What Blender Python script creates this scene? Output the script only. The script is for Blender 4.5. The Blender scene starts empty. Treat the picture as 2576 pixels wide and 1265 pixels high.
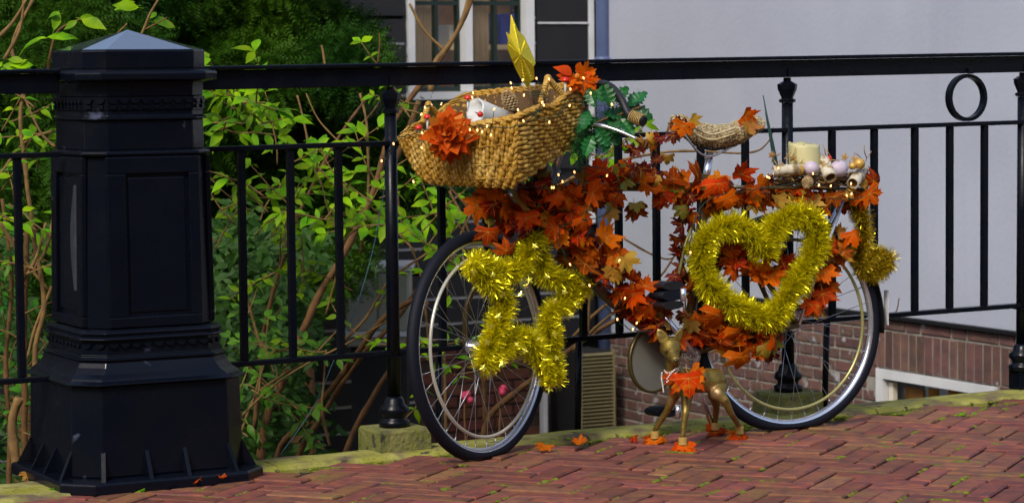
import bpy, bmesh, math, random
import numpy as np
from mathutils import Vector, Matrix, noise
R = math.radians
rnd = random.Random(7)
scene = bpy.context.scene
COL = scene.collection
# ---------------------------------------------------------------- camera, sky, sun, exposure
CZ = 1.161
cam_d = bpy.data.cameras.new('camera')
cam = bpy.data.objects.new('camera', cam_d); COL.objects.link(cam)
PITCH, ROLL = R(3.894), 0.010
cam.matrix_world = Matrix.Translation((0, 0, CZ)) @ Matrix.Rotation(R(90) - PITCH, 4, 'X') @ Matrix.Rotation(-ROLL, 4, 'Z')
FPX = 6500.0                     # focal length in units of a 2576 px wide picture
cam_d.sensor_width = 36; cam_d.lens = 36 * FPX / 2576
cam_d.clip_start = 0.1; cam_d.clip_end = 500
cam_d.dof.use_dof = True; cam_d.dof.focus_distance = 8.0; cam_d.dof.aperture_fstop = 5.6
scene.camera = cam
world = bpy.data.worlds.new('World'); scene.world = world; world.use_nodes = True
wn = world.node_tree.nodes; wl = world.node_tree.links; wn.clear()
SUN_EL, SUN_AZ = R(44), R(204)   # azimuth clockwise from +Y: behind the camera, a little to the left
sky = wn.new('ShaderNodeTexSky'); sky.sky_type = 'NISHITA'; sky.sun_disc = False
sky.sun_elevation = SUN_EL; sky.sun_rotation = SUN_AZ; sky.air_density = 1.0; sky.dust_density = 3.0
bg = wn.new('ShaderNodeBackground'); bg.inputs[1].default_value = 0.15
wo = wn.new('ShaderNodeOutputWorld'); wl.new(sky.outputs[0], bg.inputs[0]); wl.new(bg.outputs[0], wo.inputs[0])
sun_d = bpy.data.lights.new('sun', 'SUN'); sun_d.energy = 1.5; sun_d.angle = R(10); sun_d.color = (1.0, 0.94, 0.84)
sun = bpy.data.objects.new('sun', sun_d); COL.objects.link(sun)
sdir = Vector((math.sin(SUN_AZ) * math.cos(SUN_EL), math.cos(SUN_AZ) * math.cos(SUN_EL), math.sin(SUN_EL)))
sun.rotation_euler = sdir.to_track_quat('Z', 'Y').to_euler(); sun.location = sdir * 30
scene.view_settings.view_transform = 'Standard'; scene.view_settings.look = 'None'
scene.view_settings.exposure = 0.35; scene.view_settings.gamma = 1.0
scene.view_settings.use_curve_mapping = False

# ---------------------------------------------------------------- coordinates
MW = cam.matrix_world.copy(); C0 = MW.translation.copy(); MR = MW.to_3x3()
def ray(x, y): return MR @ Vector(((x - 1288) / FPX, -(y - 632.5) / FPX, -1))
def at(x, y, Z):
    d = ray(x, y); return C0 + d * (Z / d.y)
def on_plane(x, y, p, nrm):
    d = ray(x, y); return C0 + d * ((p - C0).dot(nrm) / d.dot(nrm))
A = R(27.9)
U = Vector((math.cos(A), math.sin(A), 0)); T = Vector((math.sin(A), -math.cos(A), 0))   # along the railing / towards the camera
O = Vector((-0.373, 8.0, 0))
SLOPE = 0.009
def st(s, t, z): return O + U * s + T * t + Vector((0, 0, z + SLOPE * s))
def to_st(p):
    q = p - O; s = q.dot(U); return s, q.dot(T), p.z - SLOPE * s
def s_at(x, t=0.0, y=600): return to_st(on_plane(x, y, st(0, t, 0), T))[0]
def on_st(x, y, t=0.0): return on_plane(x, y, st(0, t, 0), T)
def on_ground(x, y, z=0.0):
    d = ray(x, y); nrm = Vector((-SLOPE * U.x, -SLOPE * U.y, 1)); return on_plane(x, y, st(0, 0, z), nrm)
def px(n, Z=8.0): return n * Z / FPX

# ---------------------------------------------------------------- materials
MATS = {}
def rgb(c): return (c[0], c[1], c[2], 1)
def mat(name, col, rough=0.6, metal=0.0, col2=None, scale=20.0, bump=0.0, bscale=None, spec=0.5, coat=0.0, emit=None, var=0.0,
        streak=None, detail=6.0, lo=0.35, hi=0.65, trans=0.0, sss=0.0, col3=None, scale3=3.0, lo3=0.5, hi3=0.6, alpha=1.0, rvar=0.0, wear=None):
    if name in MATS: return MATS[name]
    m = bpy.data.materials.new(name); m.use_nodes = True; N = m.node_tree.nodes; L = m.node_tree.links
    b = N['Principled BSDF']
    b.inputs['Roughness'].default_value = rough; b.inputs['Metallic'].default_value = metal
    b.inputs['Specular IOR Level'].default_value = spec
    b.inputs['Coat Weight'].default_value = coat
    tc = N.new('ShaderNodeTexCoord'); src = None
    geo = N.new('ShaderNodeNewGeometry')
    cur = None
    rgbn = N.new('ShaderNodeRGB'); rgbn.outputs[0].default_value = rgb(col); cur = rgbn.outputs[0]
    def noise_mask(sc, a, c, det=6.0):
        n = N.new('ShaderNodeTexNoise'); n.inputs['Scale'].default_value = sc; n.inputs['Detail'].default_value = det
        L.new(geo.outputs['Position'], n.inputs['Vector'])
        mr = N.new('ShaderNodeMapRange'); mr.inputs[1].default_value = a; mr.inputs[2].default_value = c
        L.new(n.outputs[0], mr.inputs[0]); return mr.outputs[0], n
    def mix(f, a, bcol):
        mx = N.new('ShaderNodeMix'); mx.data_type = 'RGBA'; L.new(f, mx.inputs[0]); L.new(a, mx.inputs[6]); mx.inputs[7].default_value = rgb(bcol); return mx.outputs[2]
    if col2:
        f, _ = noise_mask(scale, lo, hi, detail); cur = mix(f, cur, col2)
    if col3:
        f, _ = noise_mask(scale3, lo3, hi3, 8.0); cur = mix(f, cur, col3)
    if streak:
        n = N.new('ShaderNodeTexNoise'); n.inputs['Scale'].default_value = 1.0; n.inputs['Detail'].default_value = 7
        vm = N.new('ShaderNodeVectorMath'); vm.operation = 'MULTIPLY'; vm.inputs[1].default_value = (9, 9, 0.7); L.new(geo.outputs['Position'], vm.inputs[0]); L.new(vm.outputs[0], n.inputs['Vector'])
        mr = N.new('ShaderNodeMapRange'); mr.inputs[1].default_value = 0.48; mr.inputs[2].default_value = 0.75; L.new(n.outputs[0], mr.inputs[0]); cur = mix(mr.outputs[0], cur, streak)
    if var > 0:
        oi = N.new('ShaderNodeObjectInfo'); hs = N.new('ShaderNodeHueSaturation')
        mr = N.new('ShaderNodeMapRange'); mr.inputs[3].default_value = 1 - var; mr.inputs[4].default_value = 1 + var
        L.new(oi.outputs['Random'], mr.inputs[0]); L.new(mr.outputs[0], hs.inputs['Value'])
        mh = N.new('ShaderNodeMath'); mh.operation = 'MULTIPLY'; mh.inputs[1].default_value = 7.31; L.new(oi.outputs['Random'], mh.inputs[0])
        fr = N.new('ShaderNodeMath'); fr.operation = 'FRACT'; L.new(mh.outputs[0], fr.inputs[0])
        m2 = N.new('ShaderNodeMapRange'); m2.inputs[3].default_value = 0.5 - var * 0.06; m2.inputs[4].default_value = 0.5 + var * 0.06
        L.new(fr.outputs[0], m2.inputs[0]); L.new(m2.outputs[0], hs.inputs['Hue'])
        L.new(cur, hs.inputs['Color']); cur = hs.outputs[0]
    if wear:
        f, _ = noise_mask(wear[1], wear[2], wear[2] + 0.05, 8.0); cur = mix(f, cur, wear[0])
    L.new(cur, b.inputs['Base Color'])
    if rvar > 0:
        f, _ = noise_mask(scale * 0.7, 0.3, 0.7)
        mr = N.new('ShaderNodeMapRange'); mr.inputs[3].default_value = max(0.02, rough - rvar); mr.inputs[4].default_value = rough + rvar
        L.new(f, mr.inputs[0]); L.new(mr.outputs[0], b.inputs['Roughness'])
    if bump > 0:
        n = N.new('ShaderNodeTexNoise'); n.inputs['Scale'].default_value = bscale or scale * 2; n.inputs['Detail'].default_value = 8
        L.new(geo.outputs['Position'], n.inputs['Vector'])
        bp = N.new('ShaderNodeBump'); bp.inputs['Strength'].default_value = 1.0; bp.inputs['Distance'].default_value = bump
        L.new(n.outputs[0], bp.inputs['Height']); L.new(bp.outputs[0], b.inputs['Normal'])
    if trans > 0:      # thin leaves let some light through
        tr = N.new('ShaderNodeBsdfTranslucent'); L.new(cur, tr.inputs[0]); ms = N.new('ShaderNodeMixShader'); ms.inputs[0].default_value = trans
        L.new(b.outputs[0], ms.inputs[1]); L.new(tr.outputs[0], ms.inputs[2]); L.new(ms.outputs[0], N['Material Output'].inputs[0])
    if emit:
        b.inputs['Emission Color'].default_value = rgb(emit[0]); b.inputs['Emission Strength'].default_value = emit[1]
    MATS[name] = m; return m
M = MATS
mat('black_iron', (0.0022, 0.0038, 0.010), 0.26, col2=(0.0035, 0.005, 0.009), scale=9, bump=0.0006, bscale=45, spec=0.24, rvar=0.07, wear=((0.05, 0.06, 0.10), 14, 0.70))
mat('sky_tinted_iron', (0.10, 0.115, 0.16), 0.12, spec=1.0, coat=1.0, bump=0.0002, bscale=30)  # pale base colour stands in for sky reflected on the cap
mat('rail_iron', (0.002, 0.0035, 0.009), 0.28, col2=(0.004, 0.005, 0.008), scale=14, bump=0.0006, bscale=90, spec=0.22, rvar=0.1, wear=((0.04, 0.05, 0.05), 22, 0.72))
mat('brick_red', (0.25, 0.088, 0.046), 0.66, spec=0.3, col2=(0.135, 0.052, 0.046), scale=22, var=0.26, bump=0.0025, bscale=90, col3=(0.20, 0.13, 0.035), scale3=5, lo3=0.56, hi3=0.78, wear=((0.05, 0.025, 0.03), 45, 0.68))
mat('joint_dirt', (0.018, 0.014, 0.010), 0.95, col2=(0.06, 0.07, 0.006), scale=9, lo=0.45, hi=0.62, bump=0.004, bscale=120)
mat('kerb_stone', (0.35, 0.33, 0.09), 0.9, col2=(0.25, 0.25, 0.02), scale=9, bump=0.008, bscale=45, col3=(0.14, 0.10, 0.06), scale3=8, lo3=0.50, hi3=0.66, wear=((0.06, 0.05, 0.03), 30, 0.62))
mat('block_stone', (0.22, 0.21, 0.07), 0.9, col2=(0.12, 0.14, 0.012), scale=12, bump=0.008, wear=((0.05, 0.05, 0.035), 24, 0.62), bscale=70, col3=(0.09, 0.08, 0.06), scale3=14, lo3=0.55, hi3=0.7)
mat('moss', (0.19, 0.22, 0.006), 0.95, col2=(0.07, 0.10, 0.006), scale=60, bump=0.004, bscale=200)
mat('plaster', (0.45, 0.485, 0.58), 0.85, col2=(0.41, 0.445, 0.54), scale=1.6, bump=0.0015, bscale=40, streak=(0.415, 0.45, 0.54), col3=(0.38, 0.40, 0.49), scale3=0.8, lo3=0.5, hi3=0.8)
mat('house_brick', (0.155, 0.078, 0.060), 0.85, col2=(0.10, 0.055, 0.052), scale=18, var=0.24, bump=0.004, bscale=50, wear=((0.36, 0.36, 0.38), 9, 0.64))
mat('mortar', (0.33, 0.31, 0.27), 0.95, col2=(0.22, 0.21, 0.18), scale=12, bump=0.003, bscale=90)
mat('dark_brick', (0.15, 0.045, 0.025), 0.85, col2=(0.10, 0.035, 0.022), scale=18, var=0.25, bump=0.004, bscale=50)
mat('dark_mortar', (0.06, 0.04, 0.03), 0.95)
mat('black_board', (0.006, 0.007, 0.010), 0.55, col2=(0.010, 0.010, 0.012), scale=8)
mat('white_paint', (0.72, 0.74, 0.76), 0.5, col2=(0.62, 0.64, 0.66), scale=6)
mat('green_sash', (0.008, 0.022, 0.018), 0.35)
mat('curtain', (0.82, 0.62, 0.34), 0.9, col2=(0.70, 0.50, 0.24), scale=8)
mat('shelf_wood', (0.62, 0.30, 0.08), 0.5, col2=(0.40, 0.18, 0.05), scale=12)
mat('blue_card', (0.015, 0.05, 0.42), 0.6)
mat('white_card', (0.7, 0.66, 0.55), 0.7)
mat('zinc_pipe', (0.10, 0.14, 0.28), 0.5, 0.0, col2=(0.08, 0.11, 0.22), scale=6)
mat('vent_metal', (0.34, 0.30, 0.16), 0.4, 0.5)
mat('dark_void', (0.006, 0.006, 0.007), 0.9)
mat('soil', (0.03, 0.022, 0.014), 0.95, col2=(0.02, 0.03, 0.01), scale=5)
mat('bark', (0.17, 0.080, 0.020), 0.85, col2=(0.10, 0.045, 0.014), scale=25, bump=0.002, bscale=80)
mat('pale_bark', (0.26, 0.15, 0.045), 0.85, col2=(0.16, 0.09, 0.03), scale=30, bump=0.002, bscale=80)
mat('leaf_bright', (0.27, 0.50, 0.002), 0.5, spec=0.15, col2=(0.09, 0.27, 0.006), scale=14, var=0.28, trans=0.35)
mat('leaf_mid', (0.09, 0.27, 0.006), 0.5, spec=0.3, col2=(0.04, 0.16, 0.010), scale=12, var=0.3, trans=0.3)
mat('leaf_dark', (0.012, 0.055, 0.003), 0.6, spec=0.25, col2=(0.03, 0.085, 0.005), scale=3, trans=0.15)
mat('yew_needles', (0.012, 0.062, 0.002), 0.65, spec=0.2, col2=(0.050, 0.130, 0.002), scale=2.2, trans=0.15)
mat('maple_orange', (0.76, 0.115, 0.0), 0.65, spec=0.08, col2=(0.46, 0.060, 0.001), scale=22, var=0.22, trans=0.25, col3=(0.62, 0.24, 0.01), scale3=16, lo3=0.60, hi3=0.72)
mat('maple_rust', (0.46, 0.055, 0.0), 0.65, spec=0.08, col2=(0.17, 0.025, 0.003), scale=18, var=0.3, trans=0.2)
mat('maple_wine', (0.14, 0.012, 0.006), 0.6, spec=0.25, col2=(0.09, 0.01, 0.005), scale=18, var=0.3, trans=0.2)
mat('maple_gold', (0.50, 0.30, 0.02), 0.6, col2=(0.33, 0.13, 0.012), scale=18, var=0.25, trans=0.25)
mat('maple_green', (0.16, 0.22, 0.015), 0.6, col2=(0.30, 0.22, 0.015), scale=18, var=0.2, trans=0.2)
mat('petal_orange', (0.62, 0.095, 0.001), 0.8, spec=0.2, col2=(0.50, 0.060, 0.001), scale=25, var=0.12, trans=0.3)
mat('petal_yellow', (0.75, 0.33, 0.02), 0.7, col2=(0.8, 0.2, 0.01), scale=30, var=0.12, trans=0.3)
mat('wicker', (0.52, 0.30, 0.035), 0.5, col2=(0.34, 0.17, 0.018), scale=35, bump=0.0015, bscale=140, col3=(0.62, 0.42, 0.11), scale3=12, lo3=0.5, hi3=0.7)
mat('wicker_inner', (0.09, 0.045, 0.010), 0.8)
mat('holly', (0.010, 0.10, 0.014), 0.35, col2=(0.012, 0.13, 0.03), scale=12, var=0.25, trans=0.15)
mat('leaf_vein', (0.50, 0.20, 0.02), 0.7, spec=0.2)
mat('tinsel_gold', (0.98, 0.92, 0.015), 0.24, 0.65, col2=(0.68, 0.60, 0.006), scale=90)
mat('tinsel_dark', (0.86, 0.68, 0.03), 0.3, 0.72, col2=(0.45, 0.33, 0.03), scale=90)
mat('foil_star', (0.88, 0.82, 0.10), 0.15, 0.7)
mat('gold_card', (0.78, 0.60, 0.02), 0.3, 0.55, col2=(0.6, 0.45, 0.02), scale=150, bump=0.0006, bscale=160)
mat('bronze_gold', (0.30, 0.215, 0.045), 0.40, 0.6, col2=(0.15, 0.10, 0.022), scale=30, bump=0.0025, bscale=70, col3=(0.50, 0.33, 0.16), scale3=14, lo3=0.55, hi3=0.7)
mat('rubber', (0.004, 0.005, 0.012), 0.65, spec=0.25, bump=0.001, bscale=150)
mat('chrome', (0.78, 0.80, 0.88), 0.24, 0.85)
mat('spoke_steel', (0.45, 0.47, 0.52), 0.3, 0.9)
mat('hoop_cream', (0.42, 0.40, 0.16), 0.25, 0.4)
mat('hoop_white', (0.62, 0.60, 0.50), 0.25, 0.4)
mat('gold_ridge', (0.95, 0.85, 0.05), 0.25, 0.5)
mat('frame_paint', (0.10, 0.065, 0.016), 0.3, col2=(0.05, 0.035, 0.012), scale=12, coat=0.3)
mat('black_plastic', (0.012, 0.012, 0.015), 0.4)
mat('disc_grey', (0.30, 0.30, 0.24), 0.4, 0.3, col2=(0.22, 0.22, 0.2), scale=4)
mat('disc_rim', (0.10, 0.075, 0.02), 0.35, 0.5)
mat('candle_wax', (0.74, 0.68, 0.34), 0.5, col2=(0.66, 0.62, 0.32), scale=8, trans=0.15)
mat('white_wax', (0.74, 0.76, 0.74), 0.5, trans=0.1)
mat('crochet', (0.52, 0.44, 0.28), 0.9, col2=(0.22, 0.15, 0.06), scale=120, lo=0.42, hi=0.55, bump=0.006, bscale=110)
mat('cord_tan', (0.50, 0.33, 0.09), 0.8)
mat('birch', (0.62, 0.57, 0.45), 0.7, col2=(0.30, 0.20, 0.08), scale=35, lo=0.5, hi=0.62, bump=0.002, bscale=60)
mat('birch_end', (0.10, 0.05, 0.02), 0.9)
mat('bauble_lilac', (0.58, 0.50, 0.60), 0.5, col2=(0.50, 0.42, 0.52), scale=40, bump=0.001, bscale=150)
mat('bauble_gold', (0.62, 0.36, 0.08), 0.4, 0.3)
mat('wood_star', (0.50, 0.30, 0.10), 0.7, col2=(0.3, 0.17, 0.05), scale=60)
mat('twig', (0.09, 0.05, 0.018), 0.85, col2=(0.16, 0.09, 0.03), scale=40)
mat('cone', (0.30, 0.17, 0.06), 0.7, col2=(0.52, 0.40, 0.22), scale=60)
mat('green_wire', (0.006, 0.03, 0.012), 0.6)
mat('bulb_glow', (1.0, 0.75, 0.4), 0.3, emit=((1.0, 0.42, 0.12), 2.6))
mat('red_gloss', (0.62, 0.02, 0.01), 0.3)
mat('pearl', (0.75, 0.70, 0.62), 0.25)
mat('pink_petal', (0.36, 0.02, 0.06), 0.6)
mat('teal_stake', (0.012, 0.05, 0.04), 0.5)
mat('cabinet_grey', (0.42, 0.43, 0.34), 0.6, col2=(0.36, 0.37, 0.3), scale=3)
mat('amber_card', (0.60, 0.25, 0.02), 0.7)
mat('leaf_litter', (0.30, 0.10, 0.02), 0.8, var=0.3)

# ---------------------------------------------------------------- mesh helpers
ORG = {}
def wpos(o): return ORG.get(o.name, Vector((0, 0, 0))) if o else Vector((0, 0, 0))
def link(o, parent=None, loc=None):
    COL.objects.link(o)
    loc = Vector(loc) if loc is not None else Vector((0, 0, 0))
    ORG[o.name] = loc
    if parent: o.parent = parent; o.location = loc - wpos(parent)
    else: o.location = loc
    return o
def empty(name, loc, label, cat, group=None):
    o = bpy.data.objects.new(name, None); o.empty_display_size = 0.05
    link(o, None, loc); o['label'] = label; o['category'] = cat
    if group: o['group'] = group
    return o
def tag(o, label=None, cat=None, group=None, kind=None):
    for k, v in (('label', label), ('category', cat), ('group', group), ('kind', kind)):
        if v: o[k] = v
    return o
def structure(o): o['kind'] = 'structure'; return o
class MB:
    def __init__(s): s.v = []; s.f = []; s.sm = []
    def add(s, vs, fs, smooth=False):
        b = len(s.v); s.v += [tuple(v) for v in vs]; s.f += [tuple(b + i for i in f) for f in fs]; s.sm += [smooth] * len(fs); return s
    def hexa(s, p, smooth=False):      # 8 corners: bottom ring 0-3, top ring 4-7
        return s.add(p, [(3, 2, 1, 0), (4, 5, 6, 7), (0, 1, 5, 4), (1, 2, 6, 5), (2, 3, 7, 6), (3, 0, 4, 7)], smooth)
    def box_st(s, s0, s1, t0, t1, z0, z1, f=None):
        g = f or st
        return s.hexa([g(s0, t1, z0), g(s1, t1, z0), g(s1, t0, z0), g(s0, t0, z0), g(s0, t1, z1), g(s1, t1, z1), g(s1, t0, z1), g(s0, t0, z1)])
    def loft(s, rings, closed=True, caps=True, smooth=False):
        n = len(rings[0]); b = len(s.v)
        for r in rings: s.v += [tuple(p) for p in r]
        for i in range(len(rings) - 1):
            for j in range(n if closed else n - 1):
                k = (j + 1) % n
                s.f.append((b + i * n + j, b + i * n + k, b + (i + 1) * n + k, b + (i + 1) * n + j)); s.sm.append(smooth)
        if caps:
            s.f.append(tuple(b + j for j in reversed(range(n)))); s.sm.append(False)
            e = b + (len(rings) - 1) * n; s.f.append(tuple(e + j for j in range(n))); s.sm.append(False)
        return s
    def tube(s, pts, r, n=8, caps=True, smooth=True):
        pts = [Vector(p) for p in pts]; rings = []; m = len(pts)
        rr = r if isinstance(r, (list, tuple)) else [r] * m
        up = None
        for i, p in enumerate(pts):
            d = (pts[min(i + 1, m - 1)] - pts[max(i - 1, 0)])
            if d.length < 1e-9: d = Vector((0, 0, 1))
            d.normalize()
            if up is None:
                up = Vector((0, 0, 1)) if abs(d.z) < 0.9 else Vector((1, 0, 0))
            e1 = (up - d * up.dot(d))
            if e1.length < 1e-6: e1 = d.orthogonal()
            e1.normalize(); e2 = d.cross(e1); up = e1
            rings.append([p + (e1 * math.cos(a) + e2 * math.sin(a)) * rr[i] for a in [2 * math.pi * k / n for k in range(n)]])
        return s.loft(rings, True, caps, smooth)
    def lathe(s, c, prof, n=24, axis=None, smooth=True, caps=True):   # prof: (radius, height)
        c = Vector(c); ax = Vector(axis).normalized() if axis else Vector((0, 0, 1)); e1 = ax.orthogonal().normalized(); e2 = ax.cross(e1)
        rings = [[c + ax * h + (e1 * math.cos(a) + e2 * math.sin(a)) * max(r, 1e-4) for a in [2 * math.pi * k / n for k in range(n)]] for r, h in prof]
        return s.loft(rings, True, caps, smooth)
    def revolve(s, c, e1, ax, prof, n=96, fn=None, smooth=True):      # closed profile of (radius, axial) turned about ax
        c = Vector(c); e1 = Vector(e1).normalized(); ax = Vector(ax).normalized(); e2 = ax.cross(e1); m = len(prof); b = len(s.v)
        for k in range(n):
            a = 2 * math.pi * k / n; d = e1 * math.cos(a) + e2 * math.sin(a)
            for r, h in prof:
                p = c + d * r + ax * h
                if fn: p = fn(p)
                s.v.append(tuple(p))
        for k in range(n):
            for j in range(m):
                s.f.append((b + k * m + j, b + k * m + (j + 1) % m, b + ((k + 1) % n) * m + (j + 1) % m, b + ((k + 1) % n) * m + j)); s.sm.append(smooth)
        return s
    def ball(s, c, r, n=10, m=7, sc=(1, 1, 1), smooth=True):
        c = Vector(c); rings = []
        for i in range(m + 1):
            ph = math.pi * i / m
            rings.append([c + Vector((math.cos(a) * math.sin(ph) * r * sc[0], math.sin(a) * math.sin(ph) * r * sc[1], -math.cos(ph) * r * sc[2])) + Vector((1e-5 * k, 0, 0)) for k, a in enumerate([2 * math.pi * k / n for k in range(n)])])
        return s.loft(rings, True, False, smooth)
    def mesh(s, name, m, off=Vector((0, 0, 0))):
        me = bpy.data.meshes.new(name)
        me.from_pydata([(v[0] - off[0], v[1] - off[1], v[2] - off[2]) for v in s.v], [], s.f)
        me.polygons.foreach_set('use_smooth', s.sm)
        ms = m if isinstance(m, (list, tuple)) else [m]
        for x in ms: me.materials.append(M[x] if isinstance(x, str) else x)
        me.update(); return me
    def build(s, name, m, parent=None, origin=None, bevel=0.0):
        vs = np.array(s.v); lo, hi = vs.min(0), vs.max(0)
        c = Vector(((lo[0] + hi[0]) / 2, (lo[1] + hi[1]) / 2, lo[2])) if parent is None else Vector(tuple((lo + hi) / 2))
        if origin is not None: c = Vector(origin)
        o = bpy.data.objects.new(name, s.mesh(name, m, c)); link(o, parent, c)
        if bevel > 0:
            b = o.modifiers.new('bevel', 'BEVEL'); b.width = bevel; b.segments = 2; b.limit_method = 'ANGLE'; b.angle_limit = R(35)
        return o
def inst(name, me, parent, mtx):
    o = bpy.data.objects.new(name, me); COL.objects.link(o)
    ORG[o.name] = mtx.translation.copy()
    if parent:
        o.parent = parent; o.matrix_basis = Matrix.Translation(-wpos(parent)) @ mtx
    else: o.matrix_basis = mtx
    return o
def frame_mtx(p, x, y, z, sc=1.0):
    m = Matrix((x, y, z)).transposed().to_4x4(); m = m @ Matrix.Scale(sc, 4); m.translation = p; return m
def aim(p, face, up, sc=1.0):       # local +Z to `face`, local +Y near `up`
    z = Vector(face).normalized(); y = Vector(up) - z * Vector(up).dot(z)
    if y.length < 1e-5: y = z.orthogonal()
    y.normalize(); x = y.cross(z); return frame_mtx(Vector(p), x, y, z, sc)
def rv(s=1.0): return Vector((rnd.uniform(-s, s), rnd.uniform(-s, s), rnd.uniform(-s, s)))
def spline(pts, n=8):
    pts = [Vector(p) for p in pts]; out = []; P = [pts[0]] + pts + [pts[-1]]
    for i in range(1, len(P) - 2):
        for k in range(n):
            t = k / n; a, b, c, d = P[i - 1], P[i], P[i + 1], P[i + 2]
            out.append(0.5 * ((2 * b) + (c - a) * t + (2 * a - 5 * b + 4 * c - d) * t * t + (3 * b - a - 3 * c + d) * t ** 3))
    out.append(pts[-1]); return out
# ================================================================ THE SETTING
# ---------------------------------------------------------------- pavement of herringbone bricks
pav = bpy.data.objects.new('pavement', None); link(pav, None, st(0, 0.8, 0)); structure(pav)
KERB_T = 0.15
b = MB()
b.hexa([st(-14, 9, -0.3), st(14, 9, -0.3), st(14, KERB_T, -0.3), st(-14, KERB_T, -0.3), st(-14, 9, -0.018), st(14, 9, -0.018), st(14, KERB_T, -0.018), st(-14, KERB_T, -0.018)])
b.build('joint_bed', 'joint_dirt', pav)
BW, BL = 0.074, 0.222
def brick_mesh(name, L_, W_, H_, m, seed, bev=0.004, jit=0.0015):
    r = random.Random(seed); v = []
    for (z, ins) in ((-H_, 0), (-bev, 0), (0, bev)):
        for (x, y) in ((-1, -1), (1, -1), (1, 1), (-1, 1)):
            v.append((x * (L_ / 2 - ins) + r.uniform(-jit, jit), y * (W_ / 2 - ins) + r.uniform(-jit, jit), z + r.uniform(-jit, jit) * 0.5))
    q = MB(); q.add(v, [(0, 1, 5, 4), (1, 2, 6, 5), (2, 3, 7, 6), (3, 0, 4, 7), (4, 5, 9, 8), (5, 6, 10, 9), (6, 7, 11, 10), (7, 4, 8, 11), (8, 9, 10, 11)])
    return q.mesh(name, m)
pbm = [brick_mesh('paving_brick', BL - 0.009, BW - 0.009, 0.05, 'brick_red', k) for k in range(6)]
ca, sa = math.cos(R(52)), math.sin(R(52))
N_UP = Vector((-SLOPE * U.x, -SLOPE * U.y, 1)).normalized()
cells = []
g0, g1 = st(0, 0, 0), None
for i in range(-70, 90):
    for j in range(-70, 90):
        # 3:1 herringbone: horizontal brick at cells where (i - j) mod 6 == 0, vertical where == 3
        k = (i - j) % 6
        if k == 0: cx, cy, rot = i + 1.5, j + 0.5, 0
        elif k == 5: cx, cy, rot = i + 0.5, j + 1.5 - 0, 1
        else: continue
        a_, b_ = cx * BW, cy * BW
        s_, t_ = a_ * ca - b_ * sa + 0.4, a_ * sa + b_ * ca
        if t_ < KERB_T + 0.045: continue
        w = st(s_, t_, 0); rel = MR.inverted() @ (w - C0)
        if rel.z > -2: continue
        X_, Y_ = 1288 + FPX * rel.x / -rel.z, 632.5 - FPX * rel.y / -rel.z
        if -120 < X_ < 2700 and Y_ < 1330: cells.append((s_, t_, rot, Y_, X_))
print('paving bricks', len(cells))
cells.sort(key=lambda c: c[3])
stuff_b = MB(); nb = 0
step = max(1, len(cells) / 296.0)
order = sorted(cells, key=lambda c: -c[3])
for idx, (s_, t_, rot, Y_, X_) in enumerate(order):
    p = st(s_, t_, rnd.uniform(-0.0035, 0.002))
    d = (U * ca + T * sa) if rot == 0 else (U * -sa + T * ca)
    d = (d + Vector((0, 0, rnd.uniform(-0.012, 0.012)))).normalized()
    nn = (N_UP + rv(0.012)).normalized(); y_ = nn.cross(d).normalized(); x_ = y_.cross(nn)
    mt = frame_mtx(p, x_, y_, nn)
    me = pbm[rnd.randrange(6)]
    in_view = 0 < X_ < 2576 and Y_ < 1290
    if idx < 100000 and nb < 298 and in_view:
        inst('brick', me, pav, mt); nb += 1
    else:
        stuff_b.add([mt @ v.co for v in me.vertices], [tuple(f.vertices) for f in me.polygons])
if stuff_b.v:
    o = stuff_b.build('paving_course', 'brick_red', pav); o['kind'] = 'stuff'
# moss in the joints
moss = MB()
for (s_, t_, rot, Y_, X_) in cells:
    dens = 0.5 + 0.5 * noise.noise(Vector((s_ * 2.2, t_ * 3.0, 3.1)))
    if rnd.random() > 0.28 + 0.58 * dens: continue
    d = (U * ca + T * sa) if rot == 0 else (U * -sa + T * ca)
    e = (U * -sa + T * ca) if rot == 0 else (U * ca + T * sa)
    c = st(s_, t_, 0); sg = rnd.choice((-1, 1)); a0 = rnd.uniform(-0.5, 0.3); ln = rnd.uniform(0.1, 0.55)
    wd = rnd.uniform(0.3, 1.0)
    for q in range(rnd.randint(5, 18)):
        a_ = a0 + ln * rnd.random()
        p = c + d * (a_ * BL) + e * (sg * (BW / 2) + rnd.gauss(0, 0.0042 * wd))
        moss.ball(p + Vector((0, 0, -0.004)), rnd.uniform(0.003, 0.0085) * (0.6 + 0.6 * wd), 6, 4, (1.3, 1.3, 0.55))
for q in range(90):      # clumps where the bricks meet the kerb and round the pillar foot
    s_ = rnd.uniform(-1.9, 3.0); t_ = KERB_T + rnd.gauss(0.03, 0.035); c = st(s_, t_, -0.004)
    for w in range(rnd.randint(4, 16)):
        moss.ball(c + U * rnd.gauss(0, 0.03) + T * rnd.gauss(0, 0.008), rnd.uniform(0.003, 0.008), 6, 4, (1.3, 1.3, 0.6))
tag(moss.build('moss', 'moss'), 'yellow green moss growing in the joints between the paving bricks', 'moss', kind='stuff')
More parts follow.
